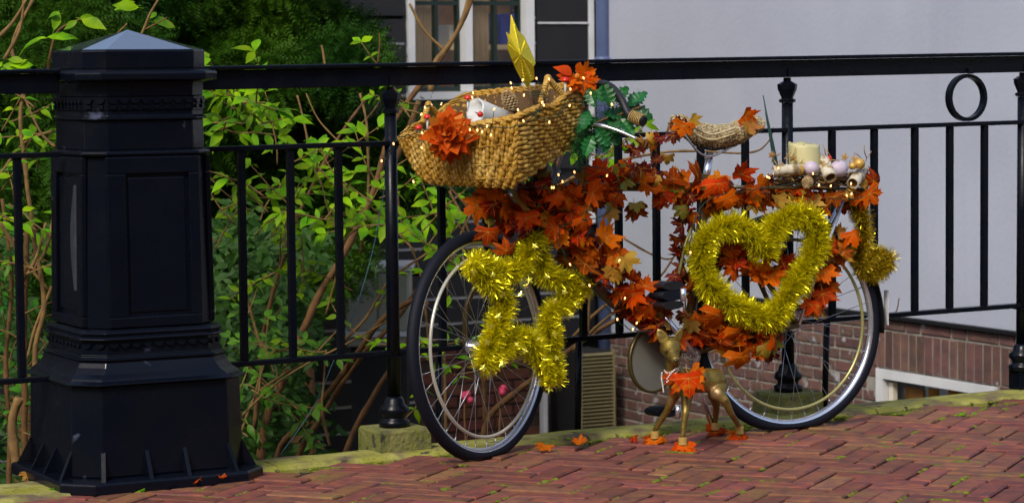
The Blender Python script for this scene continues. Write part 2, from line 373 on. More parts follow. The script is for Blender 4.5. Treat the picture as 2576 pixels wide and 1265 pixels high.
# ---------------------------------------------------------------- kerb stones
kerb = bpy.data.objects.new('kerb', None); link(kerb, None, st(0, 0, 0)); structure(kerb)
edges = [-14, -8, -4, -2.6, -1.13, -0.45, 0.62, 1.74, 2.9, 4.6, 9, 14]
for i in range(len(edges) - 1):
    s0, s1 = edges[i] + 0.004, edges[i + 1] - 0.004
    front = KERB_T + (0.0 if not (-2.5 < (s0 + s1) / 2 < -1.2) else 0.12) + rnd.uniform(-0.008, 0.008)
    nseg = max(4, int((s1 - s0) / 0.09)) if s1 - s0 < 3 else 8
    rings = []
    for k in range(nseg + 1):
        s_ = s0 + (s1 - s0) * k / nseg
        w = 0.007 * noise.noise(Vector((s_ * 5, 1, 2))); h = 0.004 * noise.noise(Vector((s_ * 7, 5, 2)))
        prof = [(front + w, -0.25), (front + w, -0.006), (front + w - 0.018, 0.006 + h), (front - 0.07, 0.008 + h * 0.5), (0.02, 0.008), (-0.035, 0.004 + h), (-0.05, -0.006), (-0.05, -0.25)]
        rings.append([st(s_, t_, z_) for t_, z_ in prof])
    q = MB(); q.loft(rings, True, True, False); q.build('kerb_stone', 'kerb_stone', kerb)
# canal-side wall under the kerb, lower garden ground
q = MB(); q.hexa([st(-14, -0.02, -1.3), st(14, -0.02, -1.3), st(14, -0.09, -1.3), st(-14, -0.09, -1.3), st(-14, -0.02, -0.26), st(14, -0.02, -0.26), st(14, -0.09, -0.26), st(-14, -0.09, -0.26)])
structure(q.build('retaining_wall', 'dark_mortar'))
q = MB(); q.hexa([(-80, 8, -1.6), (80, 8, -1.6), (80, 200, -1.6), (-80, 200, -1.6), (-80, 8, -1.25), (80, 8, -1.25), (80, 200, -1.25), (-80, 200, -1.25)])
structure(q.build('garden_ground', 'soil'))
q = MB(); q.add([(-200, -200, -1.7), (200, -200, -1.7), (200, 250, -1.7), (-200, 250, -1.7)], [(0, 1, 2, 3)])
structure(q.build('ground', 'soil'))
q = MB(); q.box_st(-60, 60, 9.0, 60, -0.4, -0.014); structure(q.build('street', 'brick_red'))

# ---------------------------------------------------------------- house behind left: black boards, windows, dark brick
CORNER = at(1500, 600, 13.5); CORNER.z = 0
FT = to_st(CORNER)[1]; FS = to_st(CORNER)[0]
def fpt(x, y, dt=0.0): return on_plane(x, y, st(0, FT + dt, 0), T)
def fsz(x, y, dt=0.0):
    a, _, c = to_st(fpt(x, y, dt)); return a, c
def flat(s, t, z): return O + U * s + T * t + Vector((0, 0, z))
def zf(x, y, dt=0.0): return fpt(x, y, dt).z
def sf(x, dt=0.0): return to_st(fpt(x, 500, dt))[0]
house = empty('boarded_house', flat(FS - 3, FT, -1.25), 'house clad in black boards with pale window frames behind the shrubs', 'house')
q = MB(); q.box_st(-9, FS + 0.6, FT - 0.30, FT - 0.26, -1.25, 3.4, flat)
W0, W1 = sf(1024), sf(1345)
zs, zt = zf(1180, 232), 2.35        # sill and head of the window pair
q = MB()
for (a, c, z0, z1) in ((-9, W0, -1.25, 3.4), (W1, FS + 0.02, -1.25, 3.4), (W0, W1, -1.25, zs), (W0, W1, zt, 3.4)):
    q.box_st(a, c, FT - 0.25, FT - 0.02, z0, z1, flat)
q.build('wall', 'dark_void', house)
BH = 0.129
brick_top = zf(1210, 868); bs0, bs1 = sf(1046), sf(1376)
z = -1.25; k = 0
while z < 3.3:
    segs = [(-9, FS - 0.02)]
    zc = z + BH / 2
    if zs - 0.02 < zc < zt: segs = [(-9, W0 - 0.01), (W1 + 0.01, FS - 0.03)]
    if zc < brick_top - 0.03: segs = [(-9, bs0)]
    for (a, c) in segs:
        q = MB(); pr = [(FT + 0.0, z + 0.004), (FT + 0.022, z + 0.004), (FT + 0.014, z + BH - 0.012), (FT - 0.019, z + BH - 0.012), (FT - 0.019, z + 0.004)]
        q.loft([[flat(a, t_, z_) for t_, z_ in pr], [flat(c, t_, z_) for t_, z_ in pr]]); q.build('board', 'black_board', house)
        if rnd.random() < 0.85:
            q = MB(); q.box_st(a, c, FT - 0.018, FT + 0.012, z + BH - 0.011, z + BH + 0.002, flat); q.build('batten', 'white_paint', house)
    z += BH; k += 1
# dark brick part
q = MB(); q.box_st(bs0, bs1, FT - 0.018, FT + 0.02, -1.25, brick_top, flat); q.build('brick_backing', 'dark_mortar', house)
dbm = [brick_mesh('house_brick_dark', 0.20, 0.052, 0.02, 'dark_brick', 20 + k, 0.003, 0.002) for k in range(4)]
z = brick_top - 0.031; row = 0; nd = 0
while z > -0.75 and nd < 290:
    s_ = bs0 + 0.105 + (0.105 if row % 2 else 0)
    while s_ < bs1 - 0.1:
        inst('brick', rnd.choice(dbm), house, frame_mtx(flat(s_, FT + 0.032 + rnd.uniform(-.002, .002), z), U, Vector((0, 0, 1)), T)); nd += 1
        s_ += 0.211
    z -= 0.062; row += 1
# windows
def fbox(name, m, x0, x1, z0, z1, t0, t1, parent, dt=0.0, bevel=0):
    q = MB(); q.box_st(sf(x0), sf(x1), FT + t0, FT + t1, z0, z1, flat); return q.build(name, m, parent, bevel=bevel)
zb, zh = zs + 0.045, zt - 0.06
fbox('window_sill', 'white_paint', 1022, 1347, zs - 0.035, zs + 0.003, -0.20, 0.05, house)
fbox('window_head', 'white_paint', 1028, 1342, zt - 0.06, zt - 0.002, -0.20, 0.03, house)
for (x0, x1) in ((1027, 1043), (1169, 1187), (1322, 1342)):
    fbox('window_frame', 'white_paint', x0, x1, zs + 0.004, zt - 0.062, -0.075, 0.03, house)
for (x0, x1, mu) in ((1045, 1167, 1110), (1189, 1320, 1258)):
    sash = MB()
    a, c, m_ = sf(x0), sf(x1), sf(mu); w = 0.022
    for (u0, u1) in ((a, a + w), (m_ - 0.009, m_ + 0.009), (c - 0.012, c)):
        sash.box_st(u0, u1, FT - 0.07, FT - 0.03, zs + 0.004, zt - 0.064, flat)
    for zz in (zs + 0.006, zf(1200, 14), zf(1200, 14) + 0.5):
        for (u0, u1) in ((a + w, m_ - 0.009), (m_ + 0.009, c - 0.012)):
            sash.box_st(u0, u1, FT - 0.068, FT - 0.032, zz, zz + 0.022, flat)
    o = sash.build('window', 'green_sash', house)
    g = MB(); g.box_st(a + 0.002, c - 0.002, FT - 0.051, FT - 0.047, zs + 0.01, zt - 0.07, flat)
    gm = bpy.data.materials.get('window_glass')
    if not gm:
        gm = bpy.data.materials.new('window_glass'); gm.use_nodes = True; N = gm.node_tree.nodes; L = gm.node_tree.links
        tr = N.new('ShaderNodeBsdfTransparent'); gl = N.new('ShaderNodeBsdfGlossy'); gl.inputs['Roughness'].default_value = 0.03
        ms = N.new('ShaderNodeMixShader'); ms.inputs[0].default_value = 0.04
        L.new(tr.outputs[0], ms.inputs[1]); L.new(gl.outputs[0], ms.inputs[2]); L.new(ms.outputs[0], N['Material Output'].inputs[0]); MATS['window_glass'] = gm
    g.build('pane', gm, o)
for (x0, x1) in ((676, 690), (752, 762)):
    fbox('window_frame', 'white_paint', x0, x1, zf(700, 190), 2.3, 0.026, 0.06, house)
fbox('window_frame', 'white_paint', 691, 751, zf(700, 190), zf(700, 182), 0.026, 0.06, house)
fbox('window_frame', 'white_paint', 691, 751, zf(700, 92), zf(700, 84), 0.026, 0.06, house)
# room behind the windows: curtains, shelf, folders
def curtain(x0, x1, name='curtain'):
    q = MB(); n = 26; a, c = sf(x0, -.1), sf(x1, -.1); rings = []
    for z_ in (zs + 0.02, zt - 0.03):
        rings.append([flat(a + (c - a) * i / n, FT - 0.100 + 0.012 * math.sin(i * 1.9), z_) for i in range(n + 1)] + [flat(a + (c - a) * i / n, FT - 0.105 + 0.012 * math.sin(i * 1.9), z_) for i in reversed(range(n + 1))])
    q.loft(rings, True, True, True); return tag(q.build(name, 'curtain'), 'beige curtain hanging behind the %s black sash window' % ('left' if x0 < 1150 else 'right'), 'curtain')
curtain(1048, 1106); curtain(1196, 1234)
q = MB(); q.box_st(W0, W1 + 0.3, FT - 0.42, FT - 0.40, zs - .2, zt + .2, flat); q.build('room_wall', 'shelf_wood', house)
q = MB(); q.box_st(W0, W1, FT - 0.60, FT - 0.22, zs - 0.02, zs, flat); q.build('room_ledge', 'shelf_wood', house)
sh = MB(); zsh = zf(1280, 112); sh.box_st(sf(1110, -.13), W1 + 0.1, FT - 0.30, FT - 0.125, zsh - 0.025, zsh, flat)
tag(sh.build('shelf', 'curtain'), 'wooden shelf carrying folders behind the house window', 'shelf')
def card(name, x0, x1, y0, m, lab, cat, t0=-0.30, t1=-0.13):
    q = MB(); q.box_st(sf(x0, -.13), sf(x1, -.13), FT + t0, FT + t1, zsh + 0.001, zf(1280, y0), flat); return tag(q.build(name, m, bevel=0.003), lab, cat)
card('box_file', 1240, 1254, 32, 'blue_card', 'narrow blue box file on the shelf behind the right hand window pane', 'box file')
card('box_file', 1264, 1312, 34, 'blue_card', 'wide blue box file leaning on the shelf beyond the narrow one', 'box file')
card('storage_box', 1135, 1164, 62, 'white_card', 'cream storage box with a round black finger hole on the shelf', 'box')
bx = [o for o in COL.objects if o.name == 'storage_box'][0]
q = MB(); q.lathe(flat(sf(1151, -.13), FT - 0.129, zf(1153, 86)), [(0.016, 0), (0.016, 0.003)], 16, T); q.build('finger_hole', 'dark_void', bx)
# black shutter panel and pale edge trim right of the windows
fbox('shutter_panel', 'black_board', 1346, 1473, zs - 0.4, 2.3, 0.026, 0.04, house)
fbox('corner_trim', 'white_paint', 1474, 1486, zf(1480, 560), 3.4, 0.026, 0.05, house)
fbox('shutter_bar', 'white_paint', 1347, 1472, zf(1410, 61), zf(1410, 57), 0.041, 0.05, house)
fbox('pale_post', 'white_paint', 1341, 1352, -1.2, zf(1345, 985), 0.05, 0.09, house)

# ventilation unit with louvres at the foot of the house
ac = empty('ventilation_unit', flat(sf(1420), FT + 0.3, -1.2), 'ventilation cabinet with metal louvres beside the blue downpipe', 'ventilation unit')
za, zc_ = zf(1420, 1062), zf(1420, 872)
q = MB(); q.box_st(sf(1383), sf(1462), FT + 0.06, FT + 0.30, -1.2, zc_, flat); q.build('cabinet', 'dark_void', ac)
n = 21
lv = MB(); lv.box_st(sf(1384), sf(1461), FT + 0.30, FT + 0.318, 0, 0.004, flat)
for i in range(n):
    zz = za + (zc_ - za) * i / n
    q = MB(); a, c = sf(1384), sf(1461)
    q.loft([[flat(s_, FT + 0.301, zz + 0.010), flat(s_, FT + 0.301, zz + 0.013), flat(s_, FT + 0.322, zz + 0.005), flat(s_, FT + 0.322, zz + 0.001)] for s_ in (a, c)])
    q.build('louvre', 'vent_metal', ac)
for (x0, x1) in ((1379, 1384), (1461, 1466)):
    q = MB(); q.box_st(sf(x0), sf(x1), FT + 0.295, FT + 0.325, -1.2, zc_ + 0.01, flat); q.build('frame_upright', 'vent_metal', ac)

# blue downpipe in the corner
dp = empty('downpipe', flat(FS, FT + 0.1, -1.25), 'blue grey downpipe in the corner between the black boards and the pale wall', 'drainpipe')
pc = flat(FS + 0.005, FT + 0.075, 0)
q = MB(); q.tube([pc + Vector((0, 0, -1.25)), pc + Vector((0, 0, 2)), pc + Vector((0, 0, 6))], 0.036, 16); q.build('pipe', 'zinc_pipe', dp)
for zz, h in ((zf(1500, 1045), 0.07), (zf(1500, 985), 0.03), (zf(1500, 160), 0.03), (zf(1500, 600), 0.03)):
    q = MB(); q.lathe(pc + Vector((0, 0, zz)), [(0.037, 0), (0.046, 0.004), (0.046, h), (0.037, h + 0.004)], 16); q.build('pipe_collar', 'zinc_pipe', dp)

# ---------------------------------------------------------------- pale plastered building on the right, brick plinth
WD = Vector((0.469, -0.883, 0)).normalized(); WNm = Vector((-0.883, -0.469, 0)).normalized().normalized()    # along the wall / out of the wall
WC = Vector((CORNER.x + 0.03, CORNER.y, 0))
def wp(a, o, z): return WC + WD * a + WNm * o + Vector((0, 0, z))
def wxz(x, y):
    p = on_plane(x, y, WC, WNm); return (p - WC).dot(WD), p.z
build_r = empty('plastered_building', wp(1.5, 0, -1.25), 'building with a pale lavender grey plastered wall above a weathered brick plinth', 'building')
LW = 4.0
aw0, zw0 = wxz(2212, 925); aw1, zw1 = wxz(2512, 990)     # basement window
zwt = wxz(2212, 925)[1]; zwt2 = wxz(2512, 968)[1]; zwin = (zwt + zwt2) / 2
ptop = wxz(2350, 812)[1]
def wbox(q, a0, a1, o0, o1, z0, z1):
    return q.hexa([wp(a0, o1, z0), wp(a1, o1, z0), wp(a1, o0, z0), wp(a0, o0, z0), wp(a0, o1, z1), wp(a1, o1, z1), wp(a1, o0, z1), wp(a0, o0, z1)])
ast = wxz(1760, 800)[0]; plow = wxz(1560, 838)[1]
q = MB(); wbox(q, 0.0, LW, -0.3, 0.0, ptop + 0.0, 7); q.build('plaster_wall', 'plaster', build_r)
q = MB(); wbox(q, 0.0, ast, -0.3, -0.001, plow, ptop - 0.001); q.build('plaster_strip', 'plaster', build_r)
q = MB()
for (a0, a1, z0, z1) in ((0, ast, -1.25, plow - 0.001), (ast, aw0, -1.25, ptop - 0.001), (aw1, LW, -1.25, ptop - 0.001), (aw0, aw1, zwin, ptop - 0.001), (aw0, aw1, -1.25, zwin - 0.45)):
    wbox(q, a0, a1, -0.25, 0.006, z0, z1)
q.build('plinth_backing', 'mortar', build_r)
q = MB(); wbox(q, ast - 0.03, LW, 0.0062, 0.035, ptop - 0.004, ptop + 0.012); q.build('plinth_edge', 'black_board', build_r)
CH = 0.054
hb_head = [brick_mesh('header_brick', 0.094, 0.043, 0.02, 'house_brick', 40 + k, 0.003, 0.002) for k in range(4)]
hb_str = [brick_mesh('stretcher_brick', 0.202, 0.043, 0.02, 'house_brick', 50 + k, 0.003, 0.002) for k in range(4)]
hb_sol = [brick_mesh('soldier_brick', 0.047, 0.160, 0.02, 'house_brick', 60 + k, 0.003, 0.002) for k in range(4)]
UPV = Vector((0, 0, 1)); cnt = 0
rest = MB()
def put_brick(ms, a, z):
    global cnt
    me = rnd.choice(ms); mt = frame_mtx(wp(a, 0.0115 + rnd.uniform(-0.002, 0.002), z), WD, UPV, WNm)
    if cnt < 297: inst('brick', me, build_r, mt); cnt += 1
    else: rest.add([mt @ v.co for v in me.vertices], [tuple(f.vertices) for f in me.polygons])
row = 0; z = ptop - 0.004 - CH / 2
sol_top = zwin + 0.172
def vis_floor(a):   # height of the kerb line seen against the wall
    w = wp(a, 0, 0); k = w.y; d = (k - 0) ; return CZ - (CZ - 0.0) * (w.y / (8.2 + 0.529 * w.x * 0.6)) - 0.12
while z > -0.95:
    off = 0.0 if row % 2 else 0.051
    a = off + 0.05; nxt = 0
    while a < LW:
        h = (nxt % 2 == 0); Lb = 0.105 if h else 0.213
        if row % 2: h = True; Lb = 0.105
        c = a + Lb / 2
        ok = c + Lb / 2 < LW and z > vis_floor(c)
        if c < ast and z > plow - CH / 2: ok = False
        if aw0 - Lb / 2 < c < aw1 + Lb / 2 and (z < zwin + 0.02): ok = False
        if aw0 - 0.1 < c < aw1 + 0.12 and zwin < z < sol_top: ok = False
        if ok: put_brick(hb_head if h else hb_str, c, z)
        a += Lb; nxt += 1
    z -= CH; row += 1
a = aw0 - 0.09
while a < aw1 + 0.11:
    put_brick(hb_sol, a, zwin + 0.084); a += 0.057
if rest.v:
    o = rest.build('brick_course', 'house_brick', build_r); o['kind'] = 'stuff'
print('wall bricks', cnt, len(rest.v) // 12)
# basement window
bw = MB()
wbox(bw, aw0, aw0 + 0.05, -0.06, 0.02, zwin - 0.45, zwin - 0.004); wbox(bw, aw1 - 0.03, aw1, -0.06, 0.02, zwin - 0.45, zwin - 0.004)
wbox(bw, aw0 + 0.05, aw1 - 0.03, -0.06, 0.02, zwin - 0.045, zwin - 0.004)
bwo = bw.build('basement_window', 'white_paint', build_r)
q = MB(); wbox(q, aw0 + 0.05, aw1 - 0.03, -0.05, -0.035, zwin - 0.45, zwin - 0.046)
g = MB(); wbox(g, aw0 + 0.052, aw1 - 0.032, -0.047, -0.043, zwin - 0.45, zwin - 0.05); g.build('pane', M['window_glass'], bwo)
q = MB(); wbox(q, aw0, aw1, -0.75, -0.70, zwin - 0.6, zwin + 0.1); q.build('basement_back', 'dark_void', build_r)
for (x0, x1, y0, y1) in ((2238, 2282, 968, 1010), (2296, 2316, 972, 1010), (2345, 2372, 970, 1010), (2482, 2494, 996, 1010)):
    a0, z1 = wxz(x0, y0); a1 = wxz(x1, y0)[0]; q = MB(); wbox(q, a0, a1, -0.10, -0.085, zwin - 0.5, z1 - 0.012)
    q.build('amber_blind', 'amber_card' if x0 != 2238 else 'shelf_wood', build_r)  # blinds in plain amber and wood colours
a0, z1 = wxz(2232, 962); q = MB(); wbox(q, a0, a0 + 0.03, -0.033, -0.01, zwin - 0.45, z1); q.build('inner_frame', 'white_card', build_r)
# row of dark brick houses on the other side of the street, unseen behind the camera, added to darken reflections in the iron
q = MB()
for k in range(9):
    q.hexa([(-40 + 9 * k, -22, -1), (-31.1 + 9 * k, -22, -1), (-31.1 + 9 * k, -14 - (k % 2) * .3, -1), (-40 + 9 * k, -14 - (k % 2) * .3, -1), (-40 + 9 * k, -22, 9 + k % 3), (-31.1 + 9 * k, -22, 9 + k % 3), (-31.1 + 9 * k, -14 - (k % 2) * .3, 9 + k % 3), (-40 + 9 * k, -14 - (k % 2) * .3, 9 + k % 3)])
structure(q.build('unseen_houses_across_street', 'dark_brick'))
# ================================================================ RAILING
def make_rail(name, label, s_posts, bal, s0, s1, ring_s, braces, curl_left=False):
    r = empty(name, st((s0 + s1) / 2, 0, 0.3), label, 'railing')
    def bar(nm, a, c, z0, z1, t0, t1, bev=0.002):
        q = MB(); q.box_st(a, c, t0, t1, z0, z1); return q.build(nm, 'rail_iron', r, bevel=bev)
    # top rail: broad flat cap on a deep web
    bar('top_rail', s0, s1, 1.132, 1.190, -0.018, 0.018, 0.003)
    bar('rail_cap', s0, s1, 1.1905, 1.203, -0.038, 0.038, 0.004)
    bar('middle_rail', s0, s1, 0.948, 0.963, -0.017, 0.017)
    bar('bottom_rail', s0, s1, 0.298, 0.314, -0.015, 0.015)
    for s_ in bal:
        q = MB(); q.box_st(s_ - 0.0105, s_ + 0.0105, -0.0105, 0.0105, 0.3145, 0.9475); q.build('baluster', 'rail_iron', r, bevel=0.0015)
    for s_ in s_posts:
        c = st(s_, 0, 0); zb_ = 0.075
        q = MB(); q.lathe(c, [(0.048, zb_), (0.048, zb_ + 0.018), (0.036, zb_ + 0.024), (0.036, zb_ + 0.034), (0.047, zb_ + 0.044), (0.047, zb_ + 0.058), (0.034, zb_ + 0.068), (0.030, zb_ + 0.085), (0.024, zb_ + 0.094)], 20); q.build('post_foot', 'rail_iron', r)
        q = MB(); q.lathe(c, [(0.0215, 0.165), (0.0200, 0.6), (0.0190, 1.0455), ], 20); q.build('post', 'rail_iron', r)
        q = MB(); q.lathe(c, [(0.019, 1.046), (0.028, 1.049), (0.028, 1.058), (0.020, 1.061), (0.021, 1.066), (0.032, 1.092), (0.034, 1.108), (0.020, 1.116), (0.013, 1.120), (0.013, 1.131)], 8, smooth=False); q.build('post_head', 'rail_iron', r)
        q = MB(); q.box_st(s_ - 0.010, s_ + 0.010, 0.0185, 0.026, 1.133, 1.160); q.build('bracket', 'rail_iron', r)
        q = MB(); q.box_st(s_ - 0.024, s_ + 0.024, -0.021, 0.021, 0.292, 0.297); q.build('rail_joint', 'rail_iron', r)
    for s_ in ring_s:
        q = MB(); c = st(s_, 0, 1.0475); n_ = 40; Rr = 0.0825
        q.revolve(c, U, T, [(Rr, -0.013), (Rr, 0.013), (Rr - 0.013, 0.013), (Rr - 0.013, -0.013)], 48, smooth=False); q.build('ring', 'rail_iron', r)
        bar('ring_bracket', s_ - 0.012, s_ + 0.012, 1.1305, 1.150, 0.0185, 0.030)
    for s_ in braces:
        q = MB(); q.tube([st(s_, -0.03, 0.30), st(s_ + 0.01, -0.055, 0.10), st(s_ + 0.01, -0.06, 0.0)], 0.011, 8); q.build('brace', 'rail_iron', r)
    return r
bx_ = [608, 731, 852, 1110, 1226, 1345, 1465, 1556, 1651, 1763, 1875, 2093, 2199, 2301, 2389, 2476]
BAL = [s_at(x, 0, 500) for x in bx_]
P = [s_at(986, 0, 600), s_at(1981, 0, 400), s_at(2572, 0, 600)]
far = [s_at(2572, 0, 600) + 0.13 * k for k in range(1, 9)]
make_rail('iron_railing', 'black iron railing with a ring running from the pillar past the bicycle', P, BAL + far, s_at(500, 0, 500), s_at(2572) + 1.3, [s_at(2431, 0, 250)], [BAL[3], BAL[6], BAL[11]])
sl = s_at(47, 0, 600)
make_rail('iron_railing', 'short end of black iron railing left of the cast iron pillar', [], [sl, sl - 0.14, sl - 0.28, sl - 0.42], sl - 1.0, s_at(150, 0, 500), [], [])
q = MB(); q.box_st(P[2] - .034, P[2] + .034, -.034, .034, 0.006, 0.0745); q.build('post_base', 'rail_iron', [o for o in COL.objects if o.name == 'iron_railing'][0], bevel=.004)
# stone blocks under the posts
for i, (s_, lab) in enumerate(zip(P, ('mossy stone block under the railing post behind the front wheel', 'mossy stone block under the railing post seen through the rear wheel', 'mossy stone block at the right edge of the picture'))):
    h = 0.087; w = h + 0.004; q = MB(); rings = []
    for z_, k in ((-0.2, 1.0), (0.066, 0.98), (0.074, 0.93)):
        ring = []
        for (a, c) in ((-1, 1), (1, 1), (1, -1), (-1, -1)):
            for e in range(5):
                a2, c2 = [(a, c), (1, 1), (1, -1), (-1, -1), (-1, 1)][0], None
            nx = {(-1, 1): (1, 1), (1, 1): (1, -1), (1, -1): (-1, -1), (-1, -1): (-1, 1)}[(a, c)]
            for e in range(5):
                f = e / 5; aa, cc = a + (nx[0] - a) * f, c + (nx[1] - c) * f
                g = 1 + 0.02 * noise.noise(Vector((aa * 2 + i * 9, cc * 2, z_ * 20)))
                ring.append(st(s_ + aa * h * k * g, cc * h * k * g, z_))
        rings.append(ring)
    q.loft(rings, True, True, False)
    if i == 2: continue
    tag(q.build('stone_block', 'block_stone'), lab, 'stone block', 'stone blocks under the railing posts')

# ================================================================ CAST IRON PILLAR
SP, TP = to_st(on_plane(331, 600, st(0, 0, 0), T))[0], 0.0
def pz(y, x=400, t=0.22): return to_st(on_plane(x, y, st(0, t, 0), T))[2]
pil = empty('cast_iron_pillar', st(SP, TP, 0), 'massive black cast iron bridge pillar with panels and a pyramid cap', 'pillar')
def oct_ring(half, ch, z):
    p = [(-half + ch, half), (half - ch, half), (half, half - ch), (half, -half + ch), (half - ch, -half), (-half + ch, -half), (-half, -half + ch), (-half, half - ch)]
    return [O + U * (SP + a) + T * (TP + t_) + Vector((0, 0, z)) for a, t_ in p]
def oct_loft(name, lv, bev=0.0, m='black_iron'):
    q = MB(); q.loft([oct_ring(h, c, z) for h, c, z in lv]); return q.build(name, m, pil, bevel=bev)
HF = 0.197
z_fl0, z_fl1 = pz(1232), pz(1216)
z_pl1 = pz(969, t=0.27)
HP = 0.262
oct_loft('flange', [(HP + 0.048, 0.078, -0.01), (HP + 0.048, 0.078, 0.018), (HP + 0.043, 0.076, 0.024), (HP + 0.001, 0.068, 0.030)], 0.003)
oct_loft('plinth', [(HP + 0.002, 0.07, 0.031), (HP, 0.07, 0.10), (HP - 0.004, 0.07, z_pl1 - 0.002)], 0.004)
# stepped mouldings between plinth and shaft
def zz(y): return pz(y, t=0.23)
oct_loft('base_moulding', [(HP + 0.010, 0.07, z_pl1 - 0.001), (HP + 0.012, 0.07, zz(962)), (HP - 0.004, 0.068, zz(955)), (HP - 0.008, 0.066, zz(950)), (HP - 0.022, 0.064, zz(940)), (HP - 0.034, 0.062, zz(925)), (HP - 0.040, 0.060, zz(912)), (HP - 0.034, 0.060, zz(905)), (HP - 0.046, 0.058, zz(900)), (HP - 0.046, 0.058, zz(893))], 0.0025)
oct_loft('scallop_band', [(HP - 0.050, 0.058, zz(893) + 0.0005), (HP - 0.052, 0.057, zz(858))], 0.0)
oct_loft('shaft_moulding', [(HP - 0.040, 0.057, zz(858) + 0.0005), (HP - 0.040, 0.057, zz(853)), (HP - 0.050, 0.056, zz(848)), (HP - 0.044, 0.056, zz(842)), (HP - 0.046, 0.056, zz(838)), (HP - 0.058, 0.055, zz(832))], 0.0025)
z_s0, z_s1 = zz(832) + 0.0005, pz(398, t=0.2)
HS0, HS1 = 0.192, 0.184
oct_loft('shaft', [(HS0, 0.055, z_s0), (HS1, 0.055, z_s1)], 0.004)
# raised stiles and rails that frame the sunk panel on each face
def face_pts(face, a, off, z):     # a: along the face, off: out of the face
    f = (z - z_s0) / (z_s1 - z_s0); h = HS0 + (HS1 - HS0) * f + off
    if face == 'front': return O + U * (SP + a) + T * (TP + h) + Vector((0, 0, z))
    if face == 'left': return O + U * (SP - h) + T * (TP + a) + Vector((0, 0, z))
    if face == 'right': return O + U * (SP + h) + T * (TP - a) + Vector((0, 0, z))
    return O + U * (SP - a) + T * (TP - h) + Vector((0, 0, z))
def plate(name, face, a0, a1, z0, z1, o0=-0.004, o1=0.012, bev=0.003, m='black_iron', flip=1):
    q = MB(); q.hexa([face_pts(face, a0, o1, z0), face_pts(face, a1, o1, z0), face_pts(face, a1, o0, z0), face_pts(face, a0, o0, z0), face_pts(face, a0, o1, z1), face_pts(face, a1, o1, z1), face_pts(face, a1, o0, z1), face_pts(face, a0, o0, z1)])
    return q.build(name, m, pil, bevel=bev)
zp0, zp1 = pz(800, t=0.2), pz(442, t=0.2)
for face in ('front', 'left', 'right', 'back'):
    e = 0.141; pw = 0.096; c0 = 0.012 if face == 'front' else 0
    plate('panel_rail', face, -e, e, z_s0 + 0.003, zp0); plate('panel_rail', face, -e, e, zp1, z_s1 - 0.002)
    plate('panel_stile', face, -e, -pw + c0, zp0 + 0.0005, zp1 - 0.0005); plate('panel_stile', face, pw + c0, e, zp0 + 0.0005, zp1 - 0.0005)
    plate('panel', face, -pw + c0 + 0.010, pw + c0 - 0.010, zp0 + 0.012, zp1 - 0.012, -0.003, 0.004, 0.003)
# raised almond plate, coloured to imitate a pale reflection on the left panel
q = MB(); pts = []
for k in range(13):
    f = k / 12; w = 0.040 * math.sin(math.pi * f) ** 1.0; zc = pz(480, x=200) + (pz(750, x=200) - pz(480, x=200)) * f
    pts.append((w, zc))
ring0 = [face_pts('left', 0.062 - w, 0.004, zc) for w, zc in pts] + [face_pts('left', 0.070, 0.004, zc) for w, zc in reversed(pts)]
ring1 = [face_pts('left', 0.064 - w * 0.8, 0.010, zc) for w, zc in pts] + [face_pts('left', 0.068, 0.010, zc) for w, zc in reversed(pts)]
q.loft([ring0, ring1]); mat('pale_iron', (0.045, 0.05, 0.065), 0.45, col2=(0.03, 0.035, 0.05), scale=30); q.build('almond_glint', 'pale_iron', pil)
zc = lambda y: pz(y, t=0.21)
oct_loft('necking', [(0.188, 0.055, z_s1 - 0.001), (0.197, 0.057, zc(396)), (0.197, 0.057, zc(388)), (0.186, 0.055, zc(384))], 0.003)
oct_loft('upper_block', [(0.183, 0.054, zc(384) + 0.0005), (0.182, 0.054, zc(308))], 0.003)
oct_loft('upper_moulding', [(0.190, 0.055, zc(308) + 0.0005), (0.191, 0.055, zc(302)), (0.182, 0.054, zc(298)), (0.181, 0.053, zc(284))], 0.002)
oct_loft('bead_band', [(0.184, 0.054, zc(284) + 0.0005), (0.186, 0.054, zc(250))], 0.0)
oct_loft('neck', [(0.182, 0.054, zc(250) + 0.0005), (0.184, 0.054, zc(214)), (0.206, 0.057, zc(209) ), (0.216, 0.058, zc(207)), (0.217, 0.058, zc(190)), (0.212, 0.057, zc(186)), (0.190, 0.055, zc(180))], 0.003)
oct_loft('cap_slab', [(0.188, 0.055, zc(180) + 0.0005), (0.188, 0.055, zc(134)), (0.184, 0.054, zc(131))], 0.003)
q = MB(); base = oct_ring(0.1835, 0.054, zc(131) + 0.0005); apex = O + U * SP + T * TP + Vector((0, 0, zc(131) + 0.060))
q.add(base + [apex], [(i, (i + 1) % 8, 8) for i in range(8)]); q.build('cap_pyramid', 'sky_tinted_iron', pil)
